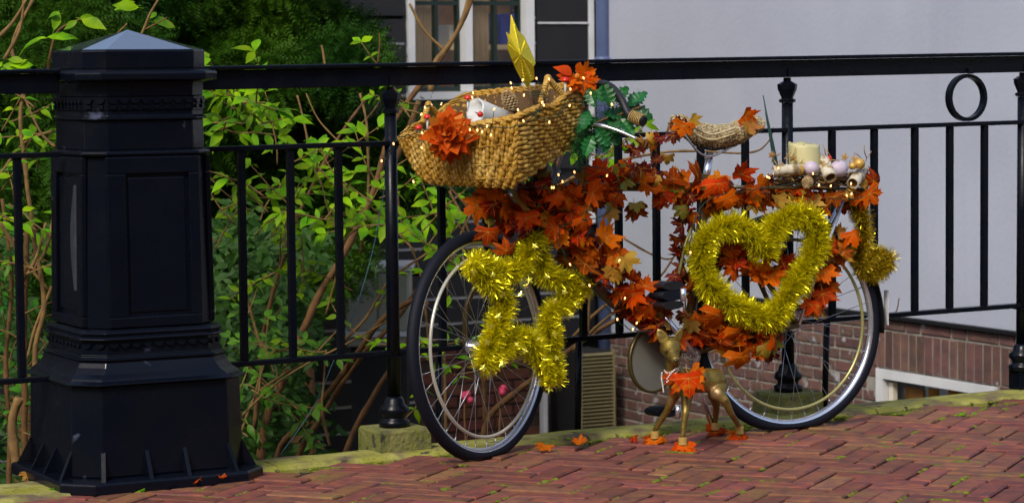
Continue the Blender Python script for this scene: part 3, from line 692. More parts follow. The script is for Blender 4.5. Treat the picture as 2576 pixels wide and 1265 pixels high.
# beads, dentils and scallops: small castings repeated round the octagon
def ring_sites(half, ch, z, pitch):
    rr = oct_ring(half, ch, z); out = []
    for i in range(8):
        a, c = Vector(rr[i]), Vector(rr[(i + 1) % 8]); L_ = (c - a).length; n_ = max(1, round(L_ / pitch)); d = (c - a).normalized(); nn = d.cross(Vector((0, 0, 1)))
        if nn.dot((a + c) / 2 - (O + U * SP + T * TP + Vector((0, 0, z)))) < 0: nn = -nn
        for k in range(n_): out.append((a + d * (L_ * (k + 0.5) / n_), d, nn))
    return out
def small_mesh(name, kind):
    q = MB()
    if kind == 'scallop':
        n_ = 8; r0 = [(0.016 * math.cos(math.pi * k / n_), -0.016 * math.sin(math.pi * k / n_)) for k in range(n_ + 1)]
        a = [(x, y, 0.0) for x, y in r0]; b_ = [(x * 0.8, y * 0.8, 0.009) for x, y in r0]
        q.loft([a, b_], True, True, False)
    else:
        q.hexa([(-0.009, -0.006, 0), (0.009, -0.006, 0), (0.009, 0.006, 0), (-0.009, 0.006, 0), (-0.008, -0.005, 0.009), (0.008, -0.005, 0.009), (0.008, 0.005, 0.009), (-0.008, 0.005, 0.009)])
    return q.mesh(name, 'black_iron')
ms_, md_ = small_mesh('scallop', 'scallop'), small_mesh('dentil', 'dentil')
for (half, ch, z, me, pitch, nm) in ((HP - 0.050, 0.058, zz(867), ms_, 0.036, 'scallop'), (0.185, 0.054, zc(256), ms_, 0.034, 'scallop'), (0.184, 0.054, zc(275), md_, 0.034, 'dentil')):
    for p, d, nn in ring_sites(half, ch, z, pitch):
        if nn.dot(p - C0) > 0: continue
        inst(nm, me, pil, frame_mtx(p - nn * 0.002, d if d.cross(Vector((0, 0, 1))).dot(nn) > 0 else -d, Vector((0, 0, 1)), nn))
# gusset ribs round the flange
def rib(cs, ct, ds, dt):
    L_ = 0.044; H_ = 0.080; w = 0.006
    a = Vector((ds, dt, 0)).normalized(); pr = Vector((-a.y, a.x, 0))
    P_ = lambda o_, z_, sg: O + U * (SP + cs + a.x * o_ + pr.x * w * sg) + T * (TP + ct + a.y * o_ + pr.y * w * sg) + Vector((0, 0, z_))
    q = MB(); tri = [(0, 0.028), (L_, 0.024), (0, 0.028 + H_)]
    v = [P_(o_, z_, -1) for o_, z_ in tri] + [P_(o_, z_, 1) for o_, z_ in tri]
    q.add(v, [(0, 1, 2), (5, 4, 3), (0, 3, 4, 1), (1, 4, 5, 2), (2, 5, 3, 0)]); q.build('rib', 'black_iron', pil)
h = HP - 0.003; c_ = h - 0.07
for k in (-0.06, 0.055): rib(k, h, 0, 1); rib(-h, k, -1, 0); rib(h, k, 1, 0); rib(k, -h, 0, -1)
for (a, t_, da, dt) in ((c_, h, 0.35, 1), (-c_, h, -0.35, 1), (h, c_, 1, 0.35), (-h, c_, -1, 0.35), (h, -c_, 1, -.35), (-h, -c_, -1, -.35)): rib(a, t_, da, dt)
# ================================================================ PLANTS BETWEEN RAILING AND HOUSE
def leaf_mesh(name, m, L_=1.0, W_=0.42, droop=0.25, fold=0.10, seed=0):
    r = random.Random(seed); n = 6; L1, Cn, R1 = [], [], []
    prof = [0.0, 0.55, 0.92, 1.0, 0.78, 0.40, 0.0]
    for i in range(n + 1):
        y = i / n; w = prof[i] * W_ / 2; z = -droop * y * y + 0.02 * r.uniform(-1, 1)
        Cn.append((0, y * L_, z)); L1.append((-w, y * L_ * 0.98, z + fold * w * 2 + 0.015 * r.uniform(-1, 1))); R1.append((w, y * L_ * 0.98, z + fold * w * 2 + 0.015 * r.uniform(-1, 1)))
    q = MB(); v = L1 + Cn + R1; f = []; k = n + 1
    for i in range(n):
        f += [(i, i + 1, k + i + 1, k + i), (k + i, k + i + 1, 2 * k + i + 1, 2 * k + i)]
    q.add(v, f, True); q.add([(-0.008, -0.16, 0), (0.008, -0.16, 0), (0.008, 0.02, 0), (-0.008, 0.02, 0)], [(0, 1, 2, 3)])
    return q.mesh(name, m)
LEAF = {m: [leaf_mesh('leaf_' + m, m, 1, w, dr, fo, i) for i, (w, dr, fo) in enumerate(((0.44, .15, .12), (0.38, .35, .2), (0.5, .25, .05), (0.42, .5, .15)))] for m in ('leaf_bright', 'leaf_mid')}
class Shrub:
    def __init__(s, label, base, name='shrub', group=None, cat='shrub'):
        s.e = empty(name, base, label, cat, group); s.n = 0; s.rest = {}
    def stem(s, pts, r0, r1, m='bark', n=8, name='branch'):
        P_ = spline(pts, 5); k = len(P_)
        rr = []
        for i in range(k):
            f = i / (k - 1); r_ = r0 + (r1 - r0) * f
            if i % 6 == 3: r_ *= 1.25
            rr.append(r_)
        P_ = [p + Vector((noise.noise(p * 9), noise.noise(p * 9 + Vector((5, 5, 5))), 0)) * r0 * 0.45 for p in P_]
        q = MB(); q.tube(P_, rr, n); return q.build(name, m, s.e)
    def leaf(s, p, d, nrm, size, m):
        me = rnd.choice(LEAF[m]); d = d.normalized(); mt = aim(p, nrm, d, size)
        if s.n < 290: inst('leaf', me, s.e, mt); s.n += 1
        else:
            q = s.rest.setdefault(m, MB()); q.add([mt @ v.co for v in me.vertices], [tuple(f.vertices) for f in me.polygons], True)
    def twig(s, p, d, length, n, size, m='leaf_bright', bark='pale_bark', pairs=True, r=0.003):
        pts = [p]; dd = d.normalized()
        for i in range(n):
            dd = (dd + rv(0.22) + Vector((0, 0, 0.04))).normalized(); pts.append(pts[-1] + dd * length / n)
        q = MB(); q.tube(spline(pts, 3), [r * (1 - 0.6 * k / (len(pts) * 3)) for k in range(len(spline(pts, 3)))], 6); q.build('twig', bark, s.e)
        for i in range(1, len(pts)):
            side = rv(1); side = (side - dd * side.dot(dd)); side = side.normalized() if side.length > 1e-4 else dd.orthogonal()
            for sg in ((1, -1) if pairs else (1,)):
                ld = (dd * 0.55 + side * sg + Vector((0, 0, -0.15))).normalized()
                nrm = (Vector((0, 0, 1)) * rnd.uniform(0.4, 1.3) + (C0 - pts[i]).normalized() * rnd.uniform(0.2, 1.1) + rv(0.45))
                s.leaf(pts[i], ld, nrm, size * rnd.uniform(0.6, 1.15), m)
        s.leaf(pts[-1], dd, Vector((0, -0.6, 0.8)) + rv(0.4), size, m)
    def finish(s):
        for m, q in s.rest.items():
            o = q.build('foliage', m, s.e); o['kind'] = 'stuff'
def P3(pts, Z):
    if not isinstance(Z, (list, tuple)): Z = [Z] * len(pts)
    return [at(x, y, z) for (x, y), z in zip(pts, Z)]
def region_twigs(sh, x0, y0, x1, y1, Z0, Z1, n, size, m='leaf_bright', ln=0.22, nl=4, **kw):
    for i in range(n):
        p = at(rnd.uniform(x0, x1), rnd.uniform(y0, y1), rnd.uniform(Z0, Z1))
        sh.twig(p, Vector((rnd.uniform(-1, 1), rnd.uniform(-0.3, 0.3), rnd.uniform(-0.2, 1))), ln * rnd.uniform(0.7, 1.3), nl, size, m, **kw)

# --- middle shrub (between pillar and bicycle)
s1 = Shrub('tall bare stemmed shrub with bright green leaf pairs between the pillar and the front wheel', at(780, 1150, 9.2) - Vector((0, 0, 0.9)))
D_ = 900   # stems run on below the kerb line to the lower ground
for pts, Z, r0, r1, mm in (
    ([(690, 1300), (700, 1140), (770, 1055), (870, 930), (965, 800), (1080, 735)], [9.3, 9.2, 9.1, 9.0, 8.9, 8.9], .013, .009, 'bark'),
    ([(735, 1300), (750, 1150), (800, 1060), (905, 900), (1010, 790), (1100, 640)], [9.3, 9.2, 9.2, 9.1, 9.1, 9.2], .012, .007, 'bark'),
    ([(640, 1300), (668, 1070), (722, 930), (790, 770), (862, 640), (945, 470), (985, 320), (1100, 160), (1180, 20), (1200, -60)], 9.5, .017, .006, 'bark'),
    ([(640, 1080), (665, 830), (698, 700), (742, 560), (800, 440), (862, 330), (930, 235)], 9.1, .009, .004, 'bark'),
    ([(850, 1260), (872, 1130), (930, 1010), (1012, 880), (1075, 760)], 9.4, .012, .008, 'bark'),
    ([(905, 640), (925, 520), (925, 340), (905, 235)], 8.9, .005, .004, 'pale_bark'),
    ([(812, 470), (790, 420), (770, 330), (748, 240)], 8.9, .005, .003, 'pale_bark'),
    ([(855, 360), (800, 300), (770, 235)], 8.95, .003, .002, 'pale_bark'),
    ([(855, 360), (930, 290), (970, 230)], 8.95, .0035, .002, 'pale_bark'),
    ([(600, 1110), (640, 1000), (700, 950), (780, 900), (850, 830)], 9.0, .005, .003, 'pale_bark'),
    ([(615, 720), (640, 820), (660, 900), (640, 1000)], 9.0, .005, .004, 'pale_bark'),
    ([(830, 1120), (810, 1030), (815, 960), (820, 880)], 8.95, .005, .003, 'pale_bark'),
    ([(520, 1140), (700, 960), (900, 850), (1000, 790)], 8.9, .004, .003, 'pale_bark'),
    ([(910, 570), (870, 600), (850, 680), (820, 790)], 8.85, .004, .003, 'pale_bark'),
    ([(860, 860), (920, 800), (985, 700), (1100, 620), (1160, 560)], 9.0, .006, .003, 'pale_bark'),
    ([(1030, 10), (1070, 80), (1115, 125), (1118, 140)], 9.5, .005, .006, 'pale_bark'),
    ([(1085, 230), (1095, 160), (1120, 125), (1160, 60), (1185, -30)], 9.5, .012, .007, 'pale_bark'),
    ([(818, 165), (812, 130), (808, 115)], 9.2, .004, .004, 'pale_bark'),
    ([(950, 160), (955, 110), (953, 85)], 9.2, .003, .002, 'bark'),
):
    s1.stem(P3(pts, Z), r0, r1, mm)
region_twigs(s1, 530, 235, 670, 345, 8.3, 8.6, 15, .072, ln=.16)
region_twigs(s1, 640, 400, 960, 620, 8.5, 8.9, 20, .068)
region_twigs(s1, 540, 520, 720, 820, 8.6, 9.0, 12, .048)
region_twigs(s1, 700, 700, 960, 900, 8.6, 9.1, 7, .05)
region_twigs(s1, 600, 850, 780, 1150, 8.7, 9.1, 18, .055, 'leaf_mid')
s1.finish()
# --- shrub behind the front wheel and under the basket
s2 = Shrub('shrub with slender tan twigs and light green leaves behind the front wheel and basket', at(1250, 1110, 9.3) - Vector((0, 0, 0.9)))
for pts, Z, r0, r1, mm in (
    ([(1190, 1300), (1222, 1070), (1300, 985), (1345, 950), (1460, 860), (1560, 800)], 9.2, .013, .008, 'bark'),
    ([(1222, 1070), (1215, 900), (1230, 700), (1200, 560), (1130, 470)], 9.2, .008, .004, 'bark'),
    ([(1128, 1300), (1120, 1000), (1118, 800), (1140, 640), (1195, 520)], 9.1, .006, .004, 'pale_bark'),
    ([(1080, 900), (1060, 700), (1010, 560), (1000, 470)], 9.1, .004, .003, 'pale_bark'),
    ([(1130, 480), (1170, 560), (1200, 640)], 9.0, .005, .003, 'pale_bark'),
    ([(1440, 850), (1520, 770), (1640, 715), (1700, 640)], 9.1, .007, .003, 'pale_bark'),
    ([(1440, 880), (1540, 790), (1630, 745)], 9.15, .006, .003, 'pale_bark'),
    ([(1478, 840), (1482, 760), (1485, 700)], 9.0, .006, .003, 'pale_bark'),
    ([(1570, 600), (1640, 640), (1690, 650), (1715, 610)], 9.0, .004, .002, 'pale_bark'),
    ([(1400, 470), (1480, 430), (1600, 395), (1720, 380), (1880, 385), (1930, 360), (1945, 320)], 8.95, .006, .002, 'pale_bark'),
    ([(1675, 340), (1690, 300)], 8.9, .004, .004, 'pale_bark'),
    ([(1550, 345), (1530, 395), (1500, 440)], 8.9, .003, .002, 'pale_bark'),
    ([(1740, 900), (1900, 850), (2050, 800), (2230, 800), (2262, 750)], 9.35, .004, .002, 'pale_bark'),
    ([(1190, 700), (1260, 760), (1330, 830)], 9.1, .004, .002, 'pale_bark'),
    ([(985, 270), (1070, 290), (1130, 330)], 8.9, .0035, .002, 'pale_bark'),
    ([(1055, 255), (1015, 360), (960, 480)], 9.1, .010, .010, 'bark'),
):
    s2.stem(P3(pts, Z), r0, r1, mm)
region_twigs(s2, 1000, 500, 1210, 700, 8.5, 8.9, 15, .064)
region_twigs(s2, 1010, 800, 1200, 960, 8.6, 9.0, 4, .05)
region_twigs(s2, 1100, 940, 1180, 1100, 8.6, 8.9, 4, .055)
region_twigs(s2, 1500, 380, 1560, 450, 8.7, 8.8, 5, .05, ln=.12)
region_twigs(s2, 1000, 240, 1070, 300, 8.8, 9.0, 3, .05)
s2.finish()
# --- left edge shrub
s3 = Shrub('woody shrub with tan stems and green leaves at the left edge behind the railing', at(60, 1160, 8.6) - Vector((0, 0, 0.9)))
for pts, Z, r0, r1, mm in (
    ([(110, 1300), (100, 1100), (88, 900), (110, 760), (85, 600), (72, 480), (50, 300), (60, 200), (30, 120), (80, 0)], 8.5, .010, .005, 'pale_bark'),
    ([(80, 1300), (62, 1100), (60, 900), (65, 700), (68, 560)], 8.6, .012, .009, 'bark'),
    ([(20, 1300), (25, 1100), (15, 900), (30, 700), (5, 500)], 8.7, .009, .006, 'bark'),
    ([(40, 1180), (30, 1060), (45, 1000)], 8.4, .016, .014, 'pale_bark'),
    ([(60, 700), (110, 640), (130, 560), (135, 430)], 8.5, .006, .004, 'pale_bark'),
    ([(0, 560), (50, 640), (120, 730)], 8.5, .007, .005, 'pale_bark'),
    ([(0, 440), (60, 360), (130, 330)], 8.5, .005, .003, 'pale_bark'),
    ([(62, 700), (95, 640), (115, 560)], 8.45, .006, .004, 'pale_bark'),
    ([(140, 370), (100, 330), (60, 240)], 8.4, .005, .003, 'pale_bark'),
    ([(-10, 100), (30, 60), (65, 0)], 8.4, .007, .004, 'pale_bark'),
    ([(10, 150), (50, 75), (60, -20)], 8.4, .006, .004, 'pale_bark'),
    ([(120, 190), (125, 140), (150, 75), (230, 40)], 8.3, .005, .003, 'bark'),
    ([(275, 100), (300, 80), (320, 60)], 8.2, .003, .002, 'pale_bark'),
    ([(345, 110), (360, 80), (380, 30), (410, -20)], 8.1, .005, .003, 'pale_bark'),
    ([(358, 78), (390, 62), (420, 45)], 8.1, .002, .002, 'bark'),
    ([(130, 720), (90, 820), (70, 900)], 8.5, .006, .004, 'pale_bark'),
):
    s3.stem(P3(pts, Z), r0, r1, mm)
# the big leaves above the pillar, one by one
for (x, y, dx, dy, sz) in ((120, 95, -95, 20, .115), (205, 50, 60, 50, .09), (150, 35, -45, -3, .06), (135, 78, 15, -60, .05), (200, 45, 60, -8, .07), (195, 52, -20, 25, .06),
        (120, 95, 75, -8, .06), (385, 55, 65, -45, .10), (378, 48, 12, -32, .07), (350, 20, -60, 10, .08), (345, 15, -55, 18, .07), (330, 8, -40, -8, .05), (300, 10, 40, -8, .05),
        (20, 150, 45, 10, .06), (5, 165, 55, 20, .08), (30, 160, 50, 5, .05), (0, 175, 40, 8, .07), (70, 150, -40, 12, .05), (85, 165, -60, 5, .06)):
    p = at(x, y, 8.2); q_ = at(x + dx, y + dy, 8.2 + rnd.uniform(-.03, .03)); s3.leaf(p, (q_ - p), Vector((0, -0.8, 0.6)) + rv(0.4), (q_ - p).length * 1.02, 'leaf_bright')
region_twigs(s3, 0, 240, 125, 340, 8.3, 8.6, 4, .055)
region_twigs(s3, 0, 420, 130, 700, 8.3, 8.7, 9, .062, 'leaf_bright')
region_twigs(s3, 0, 600, 130, 1150, 8.5, 8.8, 16, .05, 'leaf_mid')
region_twigs(s3, 0, 560, 130, 1150, 8.7, 9.0, 14, .05, 'leaf_mid')
s3.finish()

# --- dark understorey of ivy leaves: uncountable
iv = MB(); lm = LEAF['leaf_mid'][0]
def clump(q, c, rad, n, size, mesh, zs=1.0):
    for i in range(n):
        d = Vector((rnd.gauss(0, 1), rnd.gauss(0, 1), rnd.gauss(0, 1))).normalized() * rad * rnd.random() ** 0.4; d.z *= zs
        mt = aim(c + d, Vector((rnd.uniform(-.6, .6), -1, rnd.uniform(-.1, 1.2))), Vector((rnd.uniform(-1, 1), 0, rnd.uniform(-1, .3))), size * rnd.uniform(.6, 1.2))
        q.add([mt @ v.co for v in mesh.vertices], [tuple(f.vertices) for f in mesh.polygons], True)
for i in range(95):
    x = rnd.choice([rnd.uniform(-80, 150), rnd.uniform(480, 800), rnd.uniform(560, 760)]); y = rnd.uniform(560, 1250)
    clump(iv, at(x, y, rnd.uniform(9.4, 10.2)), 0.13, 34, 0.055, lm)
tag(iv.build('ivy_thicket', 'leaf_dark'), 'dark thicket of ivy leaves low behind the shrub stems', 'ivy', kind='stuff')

# --- yew: feathery dark green crown made of many short needle sprays
def yew(label, blobs, trunk, seed):
    r_ = np.random.default_rng(seed); e = empty('yew_tree', trunk[0], label, 'tree', 'dark yew trees in front of the boarded house')
    q = MB(); q.tube(spline(trunk, 5), [0.07 - 0.002 * k for k in range(len(spline(trunk, 5)))], 9); q.build('trunk', 'bark', e)
    V, F = [], []; nb_ = 0
    for (c, rad, n) in blobs:
        c = np.array(c)
        dirs = r_.normal(size=(n, 3)); dirs /= np.linalg.norm(dirs, axis=1)[:, None]
        pos = c + dirs * (rad * r_.random((n, 1)) ** 0.33) * np.array([1.0, 0.7, 0.8])
        # keep gaps: drop sprays where a coarse noise is low
        keep = np.array([noise.noise(Vector(p * 4.2)) > -0.34 for p in pos]); pos = pos[keep]; dirs = dirs[keep]; n2 = len(pos)
        ax = dirs * 0.5 + r_.normal(size=(n2, 3)) * 0.5 + np.array([0, -0.2, -0.35]); ax /= np.linalg.norm(ax, axis=1)[:, None]
        nr = np.cross(ax, r_.normal(size=(n2, 3))); nr /= np.linalg.norm(nr, axis=1)[:, None]
        sd = np.cross(ax, nr); L_ = r_.uniform(.05, .11, (n2, 1))
        for k in range(5):     # five needles pairs per spray, herringboned along its axis
            f = (k + 0.5) / 5; b0 = pos + ax * L_ * f
            for sg in (-1, 1):
                tip = b0 + ax * 0.012 + sd * sg * (0.021 * (1 - 0.4 * f)) + nr * 0.003
                w = ax * 0.0036
                base = len(V) * 3
                V.append(np.stack([b0 - w, b0 + w, tip], 1).reshape(-1, 3))
    V = np.concatenate(V); nt = len(V) // 3
    me = bpy.data.meshes.new('crown'); me.vertices.add(len(V)); me.vertices.foreach_set('co', (V - np.array(trunk[0])).astype(np.float32).ravel())
    me.loops.add(nt * 3); me.loops.foreach_set('vertex_index', np.arange(nt * 3, dtype=np.int32))
    me.polygons.add(nt); me.polygons.foreach_set('loop_start', np.arange(0, nt * 3, 3, dtype=np.int32)); me.polygons.foreach_set('loop_total', np.full(nt, 3, dtype=np.int32))
    me.materials.append(M['yew_needles']); me.update(); me.validate()
    o = bpy.data.objects.new('crown', me); link(o, e, trunk[0]); return nt
B1, B2 = [], []
for i in range(34):
    x, y = rnd.uniform(330, 890), rnd.uniform(-60, 330)
    if abs(x - 735) < 62 and abs(y - 110) < 75: continue
    B1.append((at(x, y, rnd.uniform(10.9, 12.0)), rnd.uniform(.20, .30), 1500))
for (x, y) in ((600, 420), (750, 430), (900, 420), (560, 560), (700, 560), (850, 540), (990, 400), (1020, 390), (580, 700), (700, 700), (800, 640), (1075, 450)):
    B1.append((at(x, y, 11.4), .27, 1500))
for i in range(22):
    x, y = rnd.uniform(-90, 330), rnd.uniform(-60, 420); B2.append((at(x, y, rnd.uniform(10.4, 11.4)), rnd.uniform(.20, .32), 1400))
for (x, y) in ((0, 520), (120, 560), (40, 680), (120, 760)): B2.append((at(x, y, 10.6), .25, 1200))
for i in range(26): B1.append((at(rnd.uniform(350, 860), rnd.uniform(-420, -60), rnd.uniform(11.0, 11.9)), rnd.uniform(.24, .36), 700))
for i in range(16): B2.append((at(rnd.uniform(-200, 330), rnd.uniform(-420, -40), rnd.uniform(10.5, 11.3)), rnd.uniform(.24, .36), 700))
t1 = at(760, 1000, 11.5); t2 = at(60, 1000, 10.8)
ny = yew('dark green yew filling the gap between the pillar and the house windows', B1, [Vector((t1.x, t1.y, -1.3)), t1, at(740, 600, 11.5), at(700, 200, 11.4)], 3)
ny += yew('dark green yew at the far left behind the pillar top', B2, [Vector((t2.x, t2.y, -1.3)), t2, at(90, 500, 10.8), at(100, 150, 10.8)], 4)
print('yew tris', ny)

# --- pink geranium behind the front wheel
g0_ = at(1225, 1060, 11.0)
ge = Shrub('pink flowering geranium low behind the front wheel', Vector((g0_.x, g0_.y, -1.25)), 'geranium', cat='plant')
for (x, y) in ((1175, 1000), (1262, 985), (716, 858)):
    p = at(x, y, 11.0); ge.stem([Vector((g0_.x, g0_.y, -1.2)) + (p - g0_) * 0.4, p - Vector((0.01, 0, 0.15)), p], .004, .003, 'leaf_mid' if False else 'bark', 6)
    for k in range(4):
        q = MB(); q.ball(p + rv(0.016), 0.016, 7, 5); q.build('flower', 'pink_petal', ge.e)
ge.finish()
# --- pale cabinet half hidden by the shrub
cb = empty('garden_cabinet', at(955, 880, 12.2), 'pale grey garden cabinet half hidden behind the shrub stems', 'cabinet')
zt_ = at(955, 668, 12.2).z; x0_, x1_ = at(868, 700, 12.2).x, at(1030, 700, 12.2).x; y0_ = 12.2
q = MB()
def wb(q, xa, xb, ya, yb, za_, zb__): return q.hexa([(xa, ya, za_), (xb, ya, za_), (xb, yb, za_), (xa, yb, za_), (xa, ya, zb__), (xb, ya, zb__), (xb, yb, zb__), (xa, yb, zb__)])
wb(q, x0_, x1_, y0_, y0_ + .35, at(955, 872, 12.2).z, zt_ - .03); q.build('cabinet_body', 'cabinet_grey', cb, bevel=.01)
q = MB(); wb(q, x0_ + .02, x1_ - .02, y0_ + .03, y0_ + .33, -1.25, at(955, 872, 12.2).z - .001); q.build('cabinet_base', 'black_board', cb)
q = MB(); wb(q, x0_ - .015, x1_ + .015, y0_ - .015, y0_ + .36, zt_ - .0295, zt_); q.build('lid', 'white_paint', cb, bevel=.006)
zd = at(955, 830, 12.2).z
for (a_, b_) in ((x0_ + .01, (x0_ + x1_) / 2 - .004), ((x0_ + x1_) / 2 + .004, x1_ - .01)):
    q = MB(); wb(q, a_, b_, y0_ - .012, y0_ - .001, zd, zt_ - .04); q.build('door', 'cabinet_grey', cb, bevel=.003)
q = MB(); wb(q, x0_, x1_, y0_ - .02, y0_ - .001, zd - .03, zd - .005); q.build('plinth_board', 'white_paint', cb)
# a dark canal-green stake standing behind the railing
q = MB(); k0 = to_st(on_st(1948, 420, 0.07))[0]
q.tube([at(1920, 240, 8.50), at(1930, 300, 8.50), at(1941, 355, 8.50), at(1949, 400, 8.50), at(1958, 445, 8.5), at(1966, 500, 8.5)], [.0015, .004, .006, .008, .006, .005], 6)
tag(q.build('garden_stake', 'teal_stake'), 'thin dark green pointed stake beside the cream candle', 'stake')
# small weeds and fallen leaves
wd_ = MB()
for (x, y, n) in ((235, 1243, 26), (330, 1238, 18), (160, 1240, 10), (430, 1222, 8), (1415, 1107, 8), (1880, 1200, 0), (1610, 1120, 0), (2440, 1045, 7)):
    c = on_ground(x, y)
    for k in range(n):
        mt = aim(c + Vector((rnd.gauss(0, .028), rnd.gauss(0, .012), 0.004)), Vector((rnd.uniform(-1, 1), -.6, 1.2)), Vector((rnd.uniform(-1, 1), rnd.uniform(-.4, .4), rnd.uniform(.2, 1))), rnd.uniform(.012, .026))
        me = LEAF['leaf_bright'][2]; wd_.add([mt @ v.co for v in me.vertices], [tuple(f.vertices) for f in me.polygons], True)
tag(wd_.build('weeds', 'leaf_bright'), 'small green weeds at the foot of the pillar and the kerb', 'weeds', kind='stuff')
# ================================================================ BICYCLE
Fp = on_ground(1210, 1149); Rp = on_ground(1990, 1078)
ub = (Rp - Fp); WB = ub.length; ub.normalize()
tb = Vector((ub.y, -ub.x, 0)).normalized(); zb3 = tb.cross(ub); zb3 = -zb3 if zb3.z < 0 else zb3
LEAN = 0.05
def B(s, t, z): return Fp + ub * s + tb * (t - LEAN * z) + Vector((0, 0, z))
bn = tb.copy(); bn.z = LEAN; bn.normalize()
def bpx(x, y, t=0.0): return on_plane(x, y, Fp + bn * t, bn)
def bst(p): q = p - Fp; return q.dot(ub), q.z
print('wheelbase', WB)
bike = empty('bicycle', Fp + ub * WB / 2, 'old bicycle decorated with autumn leaves and gold tinsel, parked against the railing', 'bicycle')
HUBZ = 0.338; RT = 0.352; RR = 0.326
def wheel(c, e1, ax, hoopm='hoop_cream'):
    w = empty_part('wheel', c, bike)
    gz = c.z - HUBZ
    def squash(p):
        if p.z < gz + 0.004:
            k = gz + 0.004 - p.z; side = (p - c).dot(ax); return Vector((p.x, p.y, gz + 0.004)) + ax * (side * k * 12)
        return p
    tp = [(RT - 0.019 + 0.019 * math.cos(a), 0.0185 * math.sin(a)) for a in [2 * math.pi * k / 14 for k in range(14)]]
    q = MB(); q.revolve(c, e1, ax, tp, 120, squash); q.build('tyre', 'rubber', w)
    tr = MB()
    for sg in (-1, 1):
        q2 = [(RT - 0.012, sg * 0.0155), (RT - 0.006, sg * 0.0135), (RT - 0.006, sg * 0.0142), (RT - 0.012, sg * 0.0172)]
    rp = [(RR + 0.004, -0.0125), (RR - 0.002, -0.0145), (RR - 0.012, -0.012), (RR - 0.018, -0.004), (RR - 0.018, 0.004), (RR - 0.012, 0.012), (RR - 0.002, 0.0145), (RR + 0.004, 0.0125)]
    q = MB(); q.revolve(c, e1, ax, rp, 120); q.build('rim', 'chrome', w)
    hr = [(RR * 0.84 + 0.0055 * math.cos(a), -0.020 + 0.0055 * math.sin(a)) for a in [2 * math.pi * k / 8 for k in range(8)]]
    q = MB(); q.revolve(c, e1, ax, [(r_, -h_) for r_, h_ in hr], 110); tag(q.build('hoop', hoopm, w), ('pale' if hoopm == 'hoop_white' else 'yellowish') + ' plastic hoop tied to the spokes')
    q = MB(); q.lathe(c - ax * 0.045, [(0.008, -0.01), (0.008, 0), (0.022, 0.004), (0.022, 0.010), (0.014, 0.016), (0.014, 0.074), (0.022, 0.080), (0.022, 0.086), (0.008, 0.09), (0.008, 0.10)], 16, ax); q.build('hub', 'chrome', w)
    e2 = ax.cross(e1); sp = MB()
    for k in range(36):
        a = 2 * math.pi * k / 36; sg = 1 if k % 2 else -1; off = (0.55 if (k // 2) % 2 else -0.55)
        d1 = e1 * math.cos(a) + e2 * math.sin(a); d0 = e1 * math.cos(a + off * 1.9) + e2 * math.sin(a + off * 1.9)
        sp.tube([c + d0 * 0.021 + ax * sg * 0.032, c + d1 * (RR - 0.016)], 0.0011, 4)
        sp.tube([c + d1 * (RR - 0.033) + ax * sg * 0.002, c + d1 * (RR - 0.017)], 0.0024, 5)
    o = sp.build('spokes', 'spoke_steel', w); o['kind'] = 'stuff'
    return w
def empty_part(name, loc, parent):
    o = bpy.data.objects.new(name, None); o.empty_display_size = .05; link(o, parent, loc); return o
WA = R(54.5)
wd = Vector((math.cos(WA), math.sin(WA), 0.01)).normalized(); wax = Vector((math.sin(WA), -math.cos(WA), 0.06)).normalized(); wd = (wd - wax * wd.dot(wax)).normalized()
FC = Fp + Vector((0, 0, HUBZ)); RC = B(WB, 0, HUBZ)
RYAW = R(32); rd = Vector((ub.x, ub.y, ub.z)).normalized(); rax = bn - rd * bn.dot(rd); rax.normalize()
wheel(FC, wd, wax, 'hoop_white'); wheel(RC, rd, rax)
def btube(name, pts, r, m='frame_paint', t=0.0, n=10, label=None, sp=0):
    P_ = [bpx(x, y, t if not isinstance(t, (list, tuple)) else t[i]) for i, (x, y) in enumerate(pts)]
    if sp: P_ = spline(P_, sp)
    q = MB(); q.tube(P_, r, n); o = q.build(name, m, bike)
    if label: o['label'] = label
    return o
BBx, BBy = 1722, 893
frame = MB()
BBp = bpx(BBx, BBy); SEAT = bpx(1778, 400); HT0, HT1 = bpx(1362, 560), bpx(1392, 440)
def fr(nm, pts, r): 
    q = MB(); q.tube(pts, r, 12); return q.build(nm, 'frame_paint', bike)
fr('head_tube', [bpx(1352, 575), bpx(1396, 425)], .019)
fr('down_tube', spline([bpx(1366, 560), bpx(1470, 690), bpx(1580, 790), BBp], 6), .0185)
fr('top_tube', [bpx(1388, 478), bpx(1560, 470), bpx(1768, 470)], .014)
fr('seat_tube', [BBp, bpx(1752, 690), bpx(1778, 440)], .0165)
for sg in (-1, 1):
    fr('chain_stay', [BBp + bn * .025 * sg, bpx(1850, 852, .045 * sg), RC + bn * .06 * sg], .010)
    fr('seat_stay', [bpx(1772, 480, .02 * sg), bpx(1880, 640, .05 * sg), RC + bn * .06 * sg], .008)
q = MB(); q.lathe(BBp - bn * .035, [(.022, 0), (.022, .07)], 16, bn); q.build('bottom_bracket', 'chrome', bike)
# fork follows the turned front wheel
CR = bpx(1352, 578)
for sg in (-1, 1):
    q = MB(); q.tube(spline([CR + wax * .012 * sg, CR + wax * .055 * sg + Vector((0, 0, -.03)), FC + wax * .055 * sg + Vector((.02, .01, .16)), FC + wax * .055 * sg], 5), [.011] * 10 + [.009] * 6, 10); q.build('fork_blade', 'frame_paint', bike)
